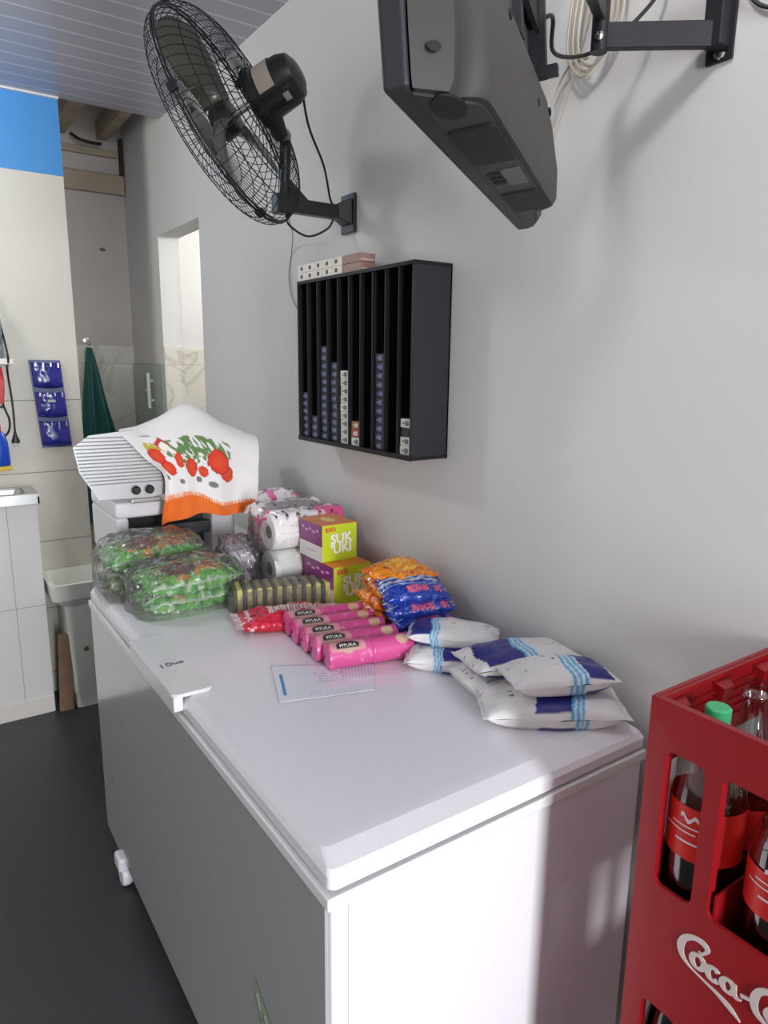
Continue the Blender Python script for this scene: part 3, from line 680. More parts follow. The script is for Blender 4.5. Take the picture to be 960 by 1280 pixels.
# --- red wafer pack
def red_col(u, v):
    if 0.34 < u < 0.86 and 0.36 < v < 0.74: return (236, 214, 210) if int(u * 62) % 2 else (170, 120, 118)
    if u < 0.06 or (0.12 < u < 0.16 and v > 0.2): return (226, 196, 200)
    if u > 0.86 or (u > 0.55 and v > 0.80): return (232, 168, 182)
    return (206, 32, 62) if v < 0.5 else (190, 40, 60)
o = pillow(0.255, 0.135, 0.040, red_col, 41, 110, 60, 0.006, wsc=8, crimp=0.10).build('wafer_pack', M('red_foil', rough=0.2, attr=True, coat=0.5, bump=(40, 0.45, 0.008)), world=False, smooth=True, angle=180)
put(o, (-0.355, 0.828, 0.901), math.radians(-14)); tag(o, 'shiny red wafer pack with a white striped panel', 'snack pack')
o = pillow(0.12, 0.09, 0.026, lambda u, v: (232, 176, 196) if nz(u * 9, v * 9) > -0.2 else (236, 214, 214), 47, 40, 30, 0.005, wsc=8).build('pale_pink_pack', m_foil, world=False, smooth=True, angle=180)
put(o, (-0.225, 0.812, 0.901), math.radians(-25)); tag(o, 'small pale pink packet between the wafer pack and the juice box', 'snack pack')

# --- sponges
sg = thing('sponge_pack', (-0.300, 0.965, 0.901), 'clear wrapped row of green and yellow kitchen sponges', 'sponge pack', math.radians(-16))
m_y = M('sponge_foam', (198, 186, 120), 0.9, bump=(160, 0.5, 0.002)); m_g = M('sponge_scourer', (88, 96, 66), 0.95, bump=(220, 0.6, 0.002))
for i in range(10):
    x = -0.130 + 0.0262 * i
    f = MB().box(x + 0.009, x + 0.0245, -0.042, 0.042, 0.001, 0.063).build('sponge', m_y, sg, bevel=0.004, world=False)
    MB().box(x + 0.0005, x + 0.009, -0.042, 0.042, 0.001, 0.063).build('scourer', m_g, f, bevel=0.002, world=False)
f_clear = film('clear_film', 42, 0.12, 0.12, (250, 250, 250))
f_soft = film('soft_film', 30, 0.02, 0.12, (254, 254, 254), 0.6, 0.04)
def wrapf(hx, hy, h, amp, seed, b, cx=0, cy=0, z0=0.0):
    def fn(u, v):
        # box-like superellipsoid dome
        a = u * 2 * PI; e = v * PI / 2
        def sp(c, k): return math.copysign(abs(c) ** k, c)
        x = hx * sp(math.cos(a), 0.45) * sp(math.cos(e), 0.4); y = hy * sp(math.sin(a), 0.45) * sp(math.cos(e), 0.4); z = h * sp(math.sin(e), 0.4)
        n = amp * nz(x * 22 + seed, y * 22, z * 22) + amp * 0.6 * nz(x * 55 + seed, y * 55, z * 55)
        k = 1 + n / max(hx, hy)
        return (cx + x * k, cy + y * k, max(0.0004, z0 + z + n * (1 if z > 0.3 * h else 0)))
    b.grid(72, 22, fn, wrapu=True); return b
b = wrapf(0.142, 0.048, 0.067, 0.003, 2, MB()); b.build('plastic_film', f_clear, sg, world=False, smooth=True, angle=180)

# --- juice powder boxes
def suk_box(name, loc, dims, lab, rz=0.0):
    t = thing(name, loc, lab, 'display box', rz, 'juice display boxes by the wall')
    w_, d_, h_ = dims
    # body with the printed faces
    b = MB(); b.box(0, w_, 0, d_, 0, h_)
    b.build('carton', M('carton_orange', (232, 128, 48), 0.4, coat=0.2), t, world=False)
    e = 0.0006
    MB().box(e, w_ + e, -e, 0, 0, h_ - 0.001).build('front_face', M('lime_card', (188, 206, 42), 0.38, coat=0.2), t, world=False)
    MB().box(-e, 0, -e, d_, h_ * 0.42, h_ - 0.001).build('purple_panel', M('purple_card', (132, 46, 118), 0.38, coat=0.2), t, world=False)
    MB().box(-e, 0, 0, d_, 0, h_ * 0.42).build('white_panel', M('white_card', (226, 222, 216), 0.45), t, world=False)
    T = frame((w_ * 0.55, -0.0014, h_ * 0.60), (1, 0, 0.06), (-0.06, 0, 1)); text_mb('SUK', h_ * 0.36, T, 0.0004, bold=0.0012).build('lettering', m_print_w, t, world=False)
    T = frame((w_ * 0.55, -0.0014, h_ * 0.33), (1, 0, 0.06), (-0.06, 0, 1)); text_mb("'UKI", h_ * 0.36, T, 0.0004, bold=0.0012).build('lettering', m_print_w, t, world=False)
    T = frame((w_ * 0.24, -0.0014, h_ * 0.86), (1, 0, 0.04), (0, 0, 1)); text_mb('EXO', h_ * 0.16, T, 0.0004, bold=0.0006).build('brand_mark', M('red_print', (214, 60, 60), 0.5), t, world=False)
    b = MB()
    for i in range(5): b.box(-e * 2.2, -e, d_ * (0.15 + 0.16 * i), d_ * (0.15 + 0.16 * i + 0.1), h_ * (0.78 - 0.05 * (i % 2)), h_ * (0.84 - 0.05 * (i % 2)))
    b.box(-e * 2.2, -e, d_ * 0.3, d_ * 0.62, h_ * 0.22, h_ * 0.25)
    b.build('print_marks', M('lilac_print', (214, 150, 196), 0.5), t, world=False)
    MB().lathe([(0.001, 0), (0.03, 0), (0.001, 0.0004)], 24, Matrix.Translation((w_ * 0.5, d_ * 0.5, h_ + 0.0003)) @ Matrix.Scale(0.6, 4, (1, 0, 0))).build('top_mark', M('cream_print', (240, 214, 150), 0.5), t, world=False)
    return t
suk_box('juice_box', (-0.187, 0.872, 0.9005), (0.118, 0.165, 0.108), 'lower of the two lime and purple juice boxes, partly behind the orange packs')
suk_box('juice_box', (-0.190, 0.928, 1.0095), (0.110, 0.130, 0.104), 'upper of the two lime and purple juice boxes, stacked on the other')

# --- toilet rolls
tr = thing('toilet_roll_pack', (-0.165, 1.22, 0.901), 'white and pink multipack of toilet rolls by the wall', 'toilet rolls')
m_tp = M('tissue', (232, 230, 228), 0.85, bump=(90, 0.2, 0.002)); m_hole = M('roll_core', (120, 112, 104), 0.9)
for zi in range(2):
    for yi in range(2):
        for xi in range(2):
            cx = -0.262 + 0.104 * xi + 0.05 + (0.03 * yi); cy = 1.118 + 0.116 * yi; cz = 0.957 + 0.110 * zi
            T = frame((cx, cy, cz), (0, -1, 0), (0, 0, 1))
            if xi and yi and not zi: continue
            r = MB().lathe([(0.020, -0.048), (0.050, -0.0505), (0.054, -0.046), (0.054, 0.046), (0.050, 0.0505), (0.020, 0.048)], 36, T, caps=False).build('roll', m_tp, tr, smooth=True, angle=50)
            if xi == 0: MB().lathe([(0.020, -0.048), (0.020, 0.048)], 24, T, caps=True).build('core', m_hole, r, smooth=True)
def wrap_top(u, v):
    x = -0.262 + 0.225 * u + 0.012 * nz(v * 4, u * 3); y = 1.052 + 0.245 * v
    z = 1.128 - 0.014 * abs(math.cos(v * 2 * PI * 0.97)) ** 3 + 0.005 * nz(u * 9, v * 9)
    if v < 0.10: z -= (0.10 - v) * 0.45; y = 1.052 + 0.245 * (0.05 + v * 0.5)
    if u < 0.07: z -= (0.07 - u) * 0.4
    return (x, y, z)
def wrap_col(u, v):
    if nz(u * 14, v * 18, 5) > 0.34: return (60, 50, 58)
    if 0.28 < v < 0.5 or (u > 0.62 and v < 0.5): return (224, 84, 144) if nz(u * 6, v * 6) > -0.3 else (238, 200, 214)
    return (232, 228, 230)
MB().grid(50, 40, wrap_top, wrap_col).build('printed_wrap', m_foil, tr, smooth=True, solid=0.001, angle=180)
b = MB()
b.add([(-0.266, 1.172, 1.01), (-0.266, 1.180, 1.01), (-0.266, 1.180, 1.11), (-0.266, 1.172, 1.11)], [(0, 1, 2, 3)]); b.build('pink_stripe', M('pink_print', (216, 60, 130), 0.4), tr, solid=0.002)
b = wrapf(0.128, 0.122, 0.230, 0.003, 9, MB(), -0.145, 1.176, 0.0)
for v in b.v: v.z += 0.9006
b.build('plastic_film', f_soft, tr, smooth=True, angle=180)
o = pillow(0.16, 0.11, 0.05, lambda u, v: (238, 236, 236) if nz(u * 5, v * 5) > -0.2 else (232, 120, 170), 61, 40, 30, 0.006).build('napkin_pack', m_foil, world=False, smooth=True, angle=180)
put(o, (-0.115, 1.385, 1.085), math.radians(10)); o.location.z = 1.09
# the napkins lie on a second white pack behind the rolls
nb = thing('tissue_block', (-0.12, 1.378, 0.9005), 'white wrapped tissue block behind the toilet rolls', 'tissue pack')
MB().box(-0.20, -0.04, 1.345, 1.41, 0.9005, 1.088).build('block', M('tissue_block_white', (232, 228, 230), 0.4, coat=0.3, bump=(40, 0.4, 0.004)), nb, bevel=0.012)
MB().box(-0.2015, -0.2, 1.355, 1.40, 0.99, 1.05).build('print', MATS['pink_print'], nb)
tag(o, 'pink and white napkin pack on the tissue block by the wall', 'napkins')

# --- snack bales in clear plastic
def chip_col(seed):
    def f(u, v):
        d = ((u - 0.38) / 0.17) ** 2 + ((v - 0.36) / 0.24) ** 2
        n = nz(u * 10, v * 10, seed)
        if d < 1:
            return (104, 66, 40) if n > -0.1 else (150, 74, 44)
        if d < 2.0 and nz(u * 14, v * 14, seed + 2) > 0.0: return (226, 164, 56)
        if ((u - 0.68) / 0.16) ** 2 + ((v - 0.34) / 0.2) ** 2 < 1: return (224, 178, 70) if n > 0 else (192, 96, 56)
        if v < 0.022: return (214, 224, 210)
        if nz(u * 16, v * 16, seed + 6) > 0.34: return (206, 232, 190)
        return (112, 204, 76) if n > -0.15 else (70, 164, 64)
    return f
f_bale = film('crinkled_film', 30, 0.34, 0.08, (252, 252, 252), 1.0, 0.025)
def bale(name, loc, rz, layers, L_, W_, H_, lab, cols, grp):
    t = thing(name, loc, lab, 'snack bale', math.radians(rz), grp)
    for k in range(layers):
        o = pillow(L_, W_, H_, cols[k], k * 3 + loc[0] * 10, 70, 44, 0.007, wsc=7, crimp=0.08).build('snack_bag', m_foil, t, world=False, smooth=True, angle=180)
        o.location = (0.004 * (k % 2), 0.004 - 0.006 * k, 0.001 + k * H_ * 0.86); o.rotation_euler = (math.radians(3 * (k % 2)), 0, math.radians(-3 + 5 * (k % 2)))
    b = wrapf(L_ / 2 + 0.012, W_ / 2 + 0.012, (layers * 0.88 + 0.14) * H_ + 0.012, 0.012, loc[1] * 9, MB()); b.build('plastic_film', f_bale, t, world=False, smooth=True, angle=180)
    return t
bale('snack_bale', (-0.515, 1.108, 0.9005), 3, 2, 0.270, 0.175, 0.062, 'clear plastic bale of green snack bags with food pictures, nearest the lid handle', [chip_col(1), chip_col(5)], 'plastic bales of snack bags')
def olive_col(u, v):
    if nz(u * 9, v * 9, 2) > 0.2: return (150, 160, 130)
    return (96, 132, 58) if nz(u * 5, v * 5) > -0.2 else (186, 196, 176)
bale('snack_bale', (-0.548, 1.300, 0.9005), -4, 2, 0.285, 0.185, 0.080, 'clear plastic bale of olive green snack bags at the far lid corner', [olive_col, chip_col(9)], 'plastic bales of snack bags')
def lilac_col(u, v):
    if nz(u * 12, v * 12, 2) > 0.25: return (196, 140, 190)
    return (228, 226, 232) if nz(u * 5, v * 5) > -0.1 else (196, 192, 204)
bale('snack_bale', (-0.325, 1.205, 0.9005), 75, 2, 0.170, 0.085, 0.066, 'silvery clear plastic bale of pale packets beside the toilet rolls', [lilac_col, lilac_col], 'plastic bales of snack bags')

# --- papers
def paper_sheet(name, pts, lab, z):
    b = MB(); P = [Vector(p) for p in pts]
    def fn(u, v):
        a = P[0].lerp(P[1], u); c = P[3].lerp(P[2], u); q = a.lerp(c, v); return (q.x, q.y, z + 0.0015 + 0.0012 * nz(u * 3, v * 3) + 0.0012)
    def cf(u, v):
        if 0.05 < u < 0.09 and 0.25 < v < 0.85: return (70, 140, 200)
        if 0.40 < u < 0.72 and 0.22 < v < 0.58 and nz(u * 60, v * 25) > 0.15: return (186, 192, 212)
        if u > 0.66 and v < 0.5 and int(u * 60) % 2: return (200, 206, 222)
        if v > 0.8 and 0.3 < u < 0.9 and nz(u * 60, v * 30) > 0.2: return (206, 210, 222)
        return (232, 236, 244)
    o = b.grid(120, 60, fn, cf).build(name, M('leaflet_paper', rough=0.35, attr=True, coat=0.4), smooth=True, solid=0.0006)
    tag(o, lab, 'leaflet')
paper_sheet('paper_leaflet', [(-0.497, 0.608, 0), (-0.305, 0.500, 0), (-0.372, 0.392, 0), (-0.555, 0.446, 0)], 'white leaflet with a blue bar lying in front of the pink rolls', 0.9)

# ================================================================== cigarette rack on the wall
rk = thing('pack_rack', (0.0, 0.92, 1.32), 'black wall rack with ten narrow upright slots', 'rack')
m_blk = M('black_laminate', (15, 16, 20), 0.45, spec=0.4)
ry0, ry1, rz0, rz1, rd = 0.633, 1.2066, 1.3213, 1.7778, 0.1117
b = MB(); tk = 0.009
b.box(-rd, -0.002, ry0, ry1, rz1 - tk, rz1); b.box(-rd, -0.002, ry0, ry1, rz0, rz0 + tk)
b.box(-rd, -0.002, ry1 - tk * 0.7, ry1, rz0 + tk, rz1 - tk)
b.build('frame', m_blk, rk, bevel=0.0008)
MB().box(-rd, -0.002, ry0, ry0 + tk, rz0 + tk, rz1 - tk).build('side_panel', M('side_laminate', (26, 27, 33), 0.5), rk)
MB().box(-0.006, -0.002, ry0, ry1, rz0, rz1).build('back_panel', M('rack_back', (4, 4, 6), 0.6), rk)
pitch = (ry1 - ry0 - tk) / 10
for i in range(1, 10):
    y = ry0 + tk + pitch * i; MB().box(-rd + 0.003, -0.006, y - 0.002, y + 0.002, rz0 + tk, rz1 - tk).build('divider', m_blk, rk)
MB().box(-rd - 0.002, -rd + 0.002, ry0, ry1, rz0 - 0.001, rz0 + 0.011).build('front_lip', m_blk, rk)
# packs, each one stacked flat, its narrow end to the room
def cig_pack(kind):
    cols = {'navy': ((12, 15, 44), (112, 122, 160)), 'white': ((222, 220, 212), (120, 118, 120)), 'red': ((150, 84, 70), (214, 206, 196)), 'black': ((22, 22, 26), (60, 60, 66)), 'brown': ((150, 116, 108), (196, 176, 166)), 'dotted': ((228, 224, 214), (88, 76, 74))}[kind]
    t = bpy.data.objects.new('cigarette_pack', None); COL.objects.link(t); t.empty_display_size = 0.02
    hh = 0.0215
    MB().box(-0.043, 0.043, -0.0235, 0.0235, 0, hh).build('box', M('pack_' + kind, cols[0], 0.4, coat=0.3), t, world=False, bevel=0.001)
    b = MB()
    if kind == 'dotted':
        b.box(-0.0437, -0.043, -0.006, 0.006, 0.006, 0.016)
    elif kind == 'brown':
        for i in range(3): b.box(-0.043, 0.043, -0.0240, -0.0235, 0.005 + 0.005 * i, 0.007 + 0.005 * i)
        b.box(-0.0437, -0.043, -0.02, 0.02, 0.004, 0.008)
    else:
        b.box(-0.0437, -0.043, -0.010, 0.004, 0.005, 0.0165); b.box(-0.0437, -0.043, 0.007, 0.013, 0.008, 0.013)
    b.build('print', M('packprint_' + kind, cols[1], 0.5), t, world=False)
    return t
protos = {}
def place_pack(kind, loc, rz, label, group):
    if kind not in protos:
        protos[kind] = cig_pack(kind); o = protos[kind]; protos[kind + '_k'] = kids_of(o)
    else: o = copy_tree(protos[kind], protos[kind + '_k'])
    o.location = loc; o.rotation_euler = (0, 0, rz); tag(o, label, 'cigarette pack', group)
fill = {10: ['navy'] * 6, 9: ['navy'] * 3, 8: ['navy'] * 12, 7: ['navy'] * 10, 6: ['white'] * 3 + ['white'] * 6 , 5: ['white', 'red', 'red'], 3: ['navy'] * 11, 1: ['white', 'white', 'black', 'white']}
slotname = {10: 'first', 9: 'second', 8: 'third', 7: 'fourth', 6: 'fifth', 5: 'sixth', 3: 'eighth', 1: 'last'}
ordn = ['bottom', 'second', 'third', 'fourth', 'fifth', 'sixth', 'seventh', 'eighth', 'ninth', 'tenth', 'eleventh', 'twelfth']
for s_, ks in fill.items():
    y = ry0 + tk + pitch * (s_ - 0.5)
    for i, k in enumerate(ks):
        place_pack(k, (-rd + 0.052 + 0.002 * random.random(), y + random.uniform(-0.001, 0.001), rz0 + tk + 0.0005 + 0.0220 * i), 0,
                   '%s cigarette pack, %s from below in the %s rack slot from the left' % (k if k != 'red' else 'reddish', ordn[i] if i else 'lowest', slotname[s_]), 'cigarette packs in the wall rack')
k = 0
for lay in range(2):
    for i in range(5):
        place_pack('dotted', (-rd + 0.047, 1.183 - 0.0485 * i, rz1 + 0.0003 + 0.022 * lay), 0,
                   'white cigarette pack on top of the rack, %s row, %s from the left' % (('lower', 'upper')[lay], ('first', 'second', 'third', 'fourth', 'fifth')[i]), 'white cigarette packs on top of the rack')
for lay in range(2):
    place_pack('brown', (-rd + 0.030, 0.918, rz1 + 0.0003 + 0.022 * lay), math.radians(90), '%s brown cigarette pack at the right end of the row on the rack' % ('lower', 'upper')[lay], 'brown cigarette packs on top of the rack')

# ================================================================== wall fan
fn_ = thing('wall_fan', (0.0, 1.09, 1.957), 'black wall mounted fan with a large wire cage', 'fan')
m_fb = M('fan_black', (28, 30, 32), 0.4, coat=0.2); m_wire = M('fan_wire', (46, 50, 50), 0.35, 0.5)
nrm = Vector((-0.5812, 0.6944, -0.4243)).normalized(); C0 = Vector((-0.367, 1.058, 2.125))
ux = nrm.cross(Vector((0, 0, 1))).normalized(); uy = ux.cross(nrm).normalized()
F = Matrix(((ux.x, uy.x, nrm.x, C0.x), (ux.y, uy.y, nrm.y, C0.y), (ux.z, uy.z, nrm.z, C0.z), (0, 0, 0, 1))) @ Matrix.Scale(0.861, 4)
RR = 0.302
def circ(r, z, n=72): return [(r * math.cos(2 * PI * i / n), r * math.sin(2 * PI * i / n), z) for i in range(n)]
b = MB(); NW = 64
for i in range(NW):
    a = 2 * PI * i / NW
    def q(r, z, da=0): return (r * math.cos(a + da), r * math.sin(a + da), z)
    b.tube(spline([q(0.085, -0.098), q(0.17, -0.094, 0.03), q(0.25, -0.072, 0.05), q(0.292, -0.035, 0.05), q(RR, 0.0, 0.05)], 4), 0.0011, 4, T=F, caps=False)
for r, z in ((0.085, -0.098), (0.14, -0.097), (0.19, -0.091), (0.235, -0.079), (0.272, -0.056)): b.tube(circ(r, z), 0.0016, 5, closed=True, T=F)
b.build('rear_guard', m_wire, fn_, smooth=True)
b = MB()
for i in range(NW):
    a = 2 * PI * i / NW
    def q(r, z, da=0): return (r * math.cos(a + da), r * math.sin(a + da), z)
    b.tube(spline([q(RR, 0.0), q(0.292, 0.035), q(0.25, 0.062, -0.02), q(0.16, 0.074, -0.04), q(0.062, 0.078, -0.04)], 4), 0.0011, 4, T=F, caps=False)
for r, z in ((0.10, 0.078), (0.155, 0.0745), (0.21, 0.070), (0.26, 0.057)): b.tube(circ(r, z), 0.0015, 5, closed=True, T=F)
b.build('front_guard', m_wire, fn_, smooth=True)
b = MB(); b.tube(circ(RR, 0.004), 0.0034, 8, closed=True, T=F); b.tube(circ(RR, -0.005), 0.0030, 8, closed=True, T=F); b.build('rim_ring', m_fb, fn_, smooth=True)
b = MB()
for i in range(5):
    a = 2 * PI * i / 5 + 0.7; b.box(-0.005, 0.005, -0.012, 0.012, -0.012, 0.012, F @ Matrix.Rotation(a, 4, 'Z') @ Matrix.Translation((RR + 0.002, 0, 0)))
b.build('rim_clip', m_fb, fn_)
MB().lathe([(0.002, 0.084), (0.045, 0.083), (0.062, 0.079), (0.064, 0.074), (0.002, 0.072)], 40, F).build('badge_cap', M('badge_grey', (120, 122, 118), 0.35, 0.3), fn_, smooth=True, angle=30)
m_bl = M('smoke_blade', (84, 85, 76), 0.35, coat=0.3)
for k in range(3):
    a0 = math.radians(100 + 120 * k)
    def bl(u, v):
        r = 0.045 + 0.232 * v; w0 = 0.50 + 0.72 * math.sin(min(1, v * 1.15) * PI * 0.62)
        a = a0 + (u - 0.35) * w0 * (1 - 0.25 * v) + 0.12 * v; rr = r - 0.03 * (2 * u - 1) ** 2 * v
        return F @ Vector((rr * math.cos(a), rr * math.sin(a), 0.012 + (u - 0.5) * 0.075 * (1 - 0.35 * v)))
    MB().grid(14, 18, bl).build('blade', m_bl, fn_, smooth=True, solid=0.003, angle=180)
MB().lathe([(0.01, 0.045), (0.040, 0.042), (0.048, 0.034), (0.048, -0.02), (0.03, -0.022)], 36, F).build('hub', m_fb, fn_, smooth=True, angle=35)
mo = MB().lathe([(0.03, -0.09), (0.078, -0.092), (0.082, -0.10), (0.080, -0.120), (0.070, -0.124), (0.068, -0.165), (0.066, -0.200), (0.056, -0.226), (0.032, -0.239), (0.005, -0.241)], 40, F).build('motor', m_fb, fn_, smooth=True, angle=35)
MB().tube([F @ Vector((0, 0, -0.10)), F @ Vector((0, 0, 0.03))], 0.008, 10).build('shaft', MATS['steel'], fn_, smooth=True)
def arc_patch(r, z0, z1, a0, a1, n=12):
    b = MB(); b.grid(n, 2, lambda u, v: F @ Vector((r * math.cos(a0 + (a1 - a0) * u), r * math.sin(a0 + (a1 - a0) * u), z0 + (z1 - z0) * v))); return b
# which side of the motor looks at the camera
cdir = (F.inverted() @ cam.matrix_world.translation); ca = math.atan2(cdir.y, cdir.x)
arc_patch(0.0702, -0.128, -0.176, ca - 2.0, ca - 0.1).build('rating_label', M('label_beige', (176, 168, 156), 0.5), mo, smooth=True)
arc_patch(0.0692, -0.182, -0.200, ca + 0.3, ca + 0.65).build('small_label', MATS['label_beige'], mo, smooth=True)
# neck, riser and arm
mp = F @ Vector((0, 0, -0.15))
b = MB()
T1 = Vector((-0.200, 1.09, 2.095))
b.tube([mp + Vector((0, 0, -0.05)), mp + Vector((0.025, 0.02, -0.085)), T1 + Vector((0.0, 0, 0.03)), T1], [0.020, 0.020, 0.016, 0.016], 12)
b.tube([T1, Vector((-0.208, 1.09, 1.955))], 0.015, 12)
b.build('neck', m_fb, fn_, smooth=True, angle=40)
MB().add([(-0.218, 1.081, 2.04), (-0.218, 1.099, 2.04), (-0.135, 1.081, 1.972), (-0.135, 1.099, 1.972), (-0.218, 1.081, 1.96), (-0.218, 1.099, 1.96)], [(0, 1, 3, 2), (2, 3, 5, 4), (0, 4, 5, 1), (0, 2, 4), (1, 5, 3)]).build('gusset', m_fb, fn_)
MB().box(-0.232, -0.01, 1.074, 1.106, 1.938, 1.974).build('arm', m_fb, fn_, bevel=0.004)
MB().box(-0.235, -0.195, 1.070, 1.110, 1.932, 1.980).build('arm_socket', m_fb, fn_, bevel=0.004)
MB().box(-0.012, -0.001, 1.055, 1.125, 1.905, 2.008).build('wall_plate', m_fb, fn_, bevel=0.003)
b = MB(); b.add([(-0.012, 1.06, 1.925), (-0.012, 1.12, 1.925), (-0.05, 1.075, 1.94), (-0.05, 1.105, 1.94), (-0.012, 1.06, 1.995), (-0.012, 1.12, 1.995), (-0.05, 1.075, 1.976), (-0.05, 1.105, 1.976)], [(0, 1, 3, 2), (4, 6, 7, 5), (0, 2, 6, 4), (1, 5, 7, 3), (2, 3, 7, 6), (0, 4, 5, 1)])
b.build('plate_boss', m_fb, fn_, bevel=0.003)
b = MB(); mb_ = F @ Vector((0.0, 0.0, -0.24))
b.tube(spline([mb_, (-0.20, 0.966, 2.123), (-0.12, 1.03, 2.052), (-0.05, 1.115, 1.99), (-0.02, 1.13, 1.985)], 10), 0.003, 7)
b.build('power_cable', MATS['black_plastic'], fn_, smooth=True)
b = MB(); b.tube(spline([(-0.20, 1.09, 1.935), (-0.19, 1.095, 1.908), (-0.12, 1.12, 1.890), (-0.06, 1.12, 1.915), (-0.05, 1.10, 1.94)], 10), 0.003, 7)
b.build('cable_loop', MATS['black_plastic'], fn_, smooth=True)
b = MB(); b.tube(spline([(-0.19, 1.10, 1.93), (-0.06, 1.33, 1.93), (-0.006, 1.443, 1.90), (-0.006, 1.465, 1.813), (-0.006, 1.411, 1.721), (-0.006, 1.24, 1.66), (-0.006, 1.215, 1.60)], 8), 0.0016, 6)
tag(b.build('thin_cable', M('grey_cable', (130, 130, 126), 0.5), smooth=True), 'thin grey cable running down the wall from the fan to the rack', 'cable')

# ================================================================== television on a swing arm
tv = thing('television', (-0.3788, 0.1080, 1.80), 'dark grey television seen from behind and below on a swing arm', 'television', rot=(math.radians(-5), 0, math.radians(35.14)))
m_tv = M('tv_grey', (58, 55, 53), 0.62); m_tv2 = M('tv_bottom_grey', (44, 45, 49), 0.5); m_grille = M('tv_grille', (14, 15, 18), 0.6, bump=(400, 0.8, 0.002))
TW2 = 0.365
MB().box(-TW2, TW2, -0.008, 0.020, 0.0, 0.465).build('bezel', m_tv2, tv, world=False, bevel=0.006)
MB().box(-TW2 + 0.03, TW2 - 0.03, 0.0195, 0.0215, 0.04, 0.44).build('screen', M('screen_black', (10, 10, 12), 0.12, coat=0.6), tv, world=False)
def tvsec(xa, xb, d, z, r=0.030, y0=-0.010, ta=0.03, tb=0.03):
    # outline, rounded at the two back corners
    P = [(xa - ta, y0), (xa - ta * 0.4, -d + r)]
    for k in range(6):
        t = math.radians(180 + 90 * k / 5); P.append((xa + r + r * math.cos(t), -d + r + r * math.sin(t)))
    for k in range(6):
        t = math.radians(270 + 90 * k / 5); P.append((xb - r + r * math.cos(t), -d + r + r * math.sin(t)))
    P += [(xb + tb * 0.6, -d + r + 0.01), (xb + tb, y0)]
    return [(x, y, z) for x, y in P]
b = MB(); secs = [tvsec(-0.315, 0.225, 0.068, 0.0, ta=0.046, tb=0.130), tvsec(-0.317, 0.228, 0.074, 0.010, ta=0.046, tb=0.130), tvsec(-0.317, 0.225, 0.077, 0.050, ta=0.046, tb=0.13), tvsec(-0.315, 0.17, 0.077, 0.10, ta=0.046, tb=0.15),
                 tvsec(-0.305, 0.14, 0.074, 0.128, ta=0.05, tb=0.18), tvsec(-0.290, 0.12, 0.058, 0.140, ta=0.06, tb=0.20), tvsec(-0.285, 0.12, 0.056, 0.36, ta=0.065, tb=0.20), tvsec(-0.265, 0.12, 0.050, 0.42, ta=0.065, tb=0.20), tvsec(-0.26, 0.12, 0.04, 0.44, ta=0.065, tb=0.20)]
ids = [[b.vert(p) for p in s_] for s_ in secs]; n_ = len(ids[0])
for A, B in zip(ids, ids[1:]):
    for i in range(n_): b.face((A[i], A[(i + 1) % n_], B[(i + 1) % n_], B[i]))
b.face(ids[0][::-1]); b.face(ids[-1])
sh = b.build('back_shell', m_tv, tv, world=False, smooth=True, angle=28)
# underside panel and its fittings
P = [(x * 0.985, y * 0.96 + 0.002) for x, y, z in tvsec(-0.312, 0.222, 0.066, 0, ta=0.046, tb=0.128)]
MB().prism(P, -0.003, 0.001).build('underside', m_tv2, tv, world=False)
for (x0, x1) in ((-0.236, -0.100), (0.066, 0.190)):
    MB().prism(rrect(x0, x1, -0.062, -0.008, 0.006), -0.0055, -0.001).build('speaker_grille', m_grille, tv, world=False)
MB().prism([(-0.305 + 0.034 * math.cos(t / 20 * 2 * PI), -0.030 + 0.017 * math.sin(t / 20 * 2 * PI)) for t in range(20)], -0.0045, -0.002).build('vent', m_grille, tv, world=False)
MB().prism(rrect(-0.06, 0.02, -0.058, -0.032, 0.004), -0.0045, -0.002).build('socket_panel', M('tv_mid_grey', (86, 80, 82), 0.4), tv, world=False)
b = MB()
for i in range(3): b.box(-0.050 + 0.022 * i, -0.038 + 0.022 * i, -0.028, -0.012, -0.005, -0.002)
b.build('socket', m_grille, tv, world=False)
b = MB(); b.lathe([(0.0005, 0), (0.005, 0), (0.005, 0.0008), (0.0005, 0.0008)], 20, frame((-0.3535, -0.0312, 0.034), (0.6, -0.8, 0), (0, 0, 1)) @ Matrix.Scale(1.4, 4, (1, 0, 0))); b.build('screw_hole', m_grille, tv, world=False)
b = MB()
for i in range(9): b.box(-0.22 + 0.042 * i, -0.19 + 0.042 * i, -0.060, -0.054, 0.33, 0.337)
b.build('vent_slot', m_grille, tv, world=False)
for (x, z) in ((-0.20, 0.115), (0.0, 0.09), (0.12, 0.115)): MB().lathe([(0.002, 0.0), (0.006, 0.001), (0.006, 0.004), (0.002, 0.005)], 12, frame((x, -0.074, z), (1, 0, 0), (0, 0, 1))).build('screw', m_grille, tv, world=False)

mt = thing('television_bracket', (0.0, 0.004, 1.99), 'black steel swing arm bracket fixed to the wall', 'bracket')
m_br = M('bracket_black', (36, 36, 40), 0.45, 0.2)
TVM = Matrix.LocRotScale(tv.location, tv.rotation_euler, None)
b = plate(rrect(-0.016, 0.027, 2.005, 2.30, 0.003), [], 0.005, Matrix(((0, 0, -1, -0.001), (1, 0, 0, 0), (0, 1, 0, 0), (0, 0, 0, 1))), None, None, None)
b.build('wall_plate', m_br, mt, bevel=0.001)
MB().box(-0.03, -0.004, -0.010, 0.020, 2.022, 2.10).build('hinge_block', m_br, mt, bevel=0.002)
J = Vector((-0.145, 0.120, 2.045)); H0 = Vector((-0.02, 0.006, 2.040))
def bar(b, p, q, hw, hh):
    d = (q - p); L_ = d.length; T = frame(p, d, (0, 0, 1)); b.box(0, L_, -hh, hh, -hw, hw, T); return b
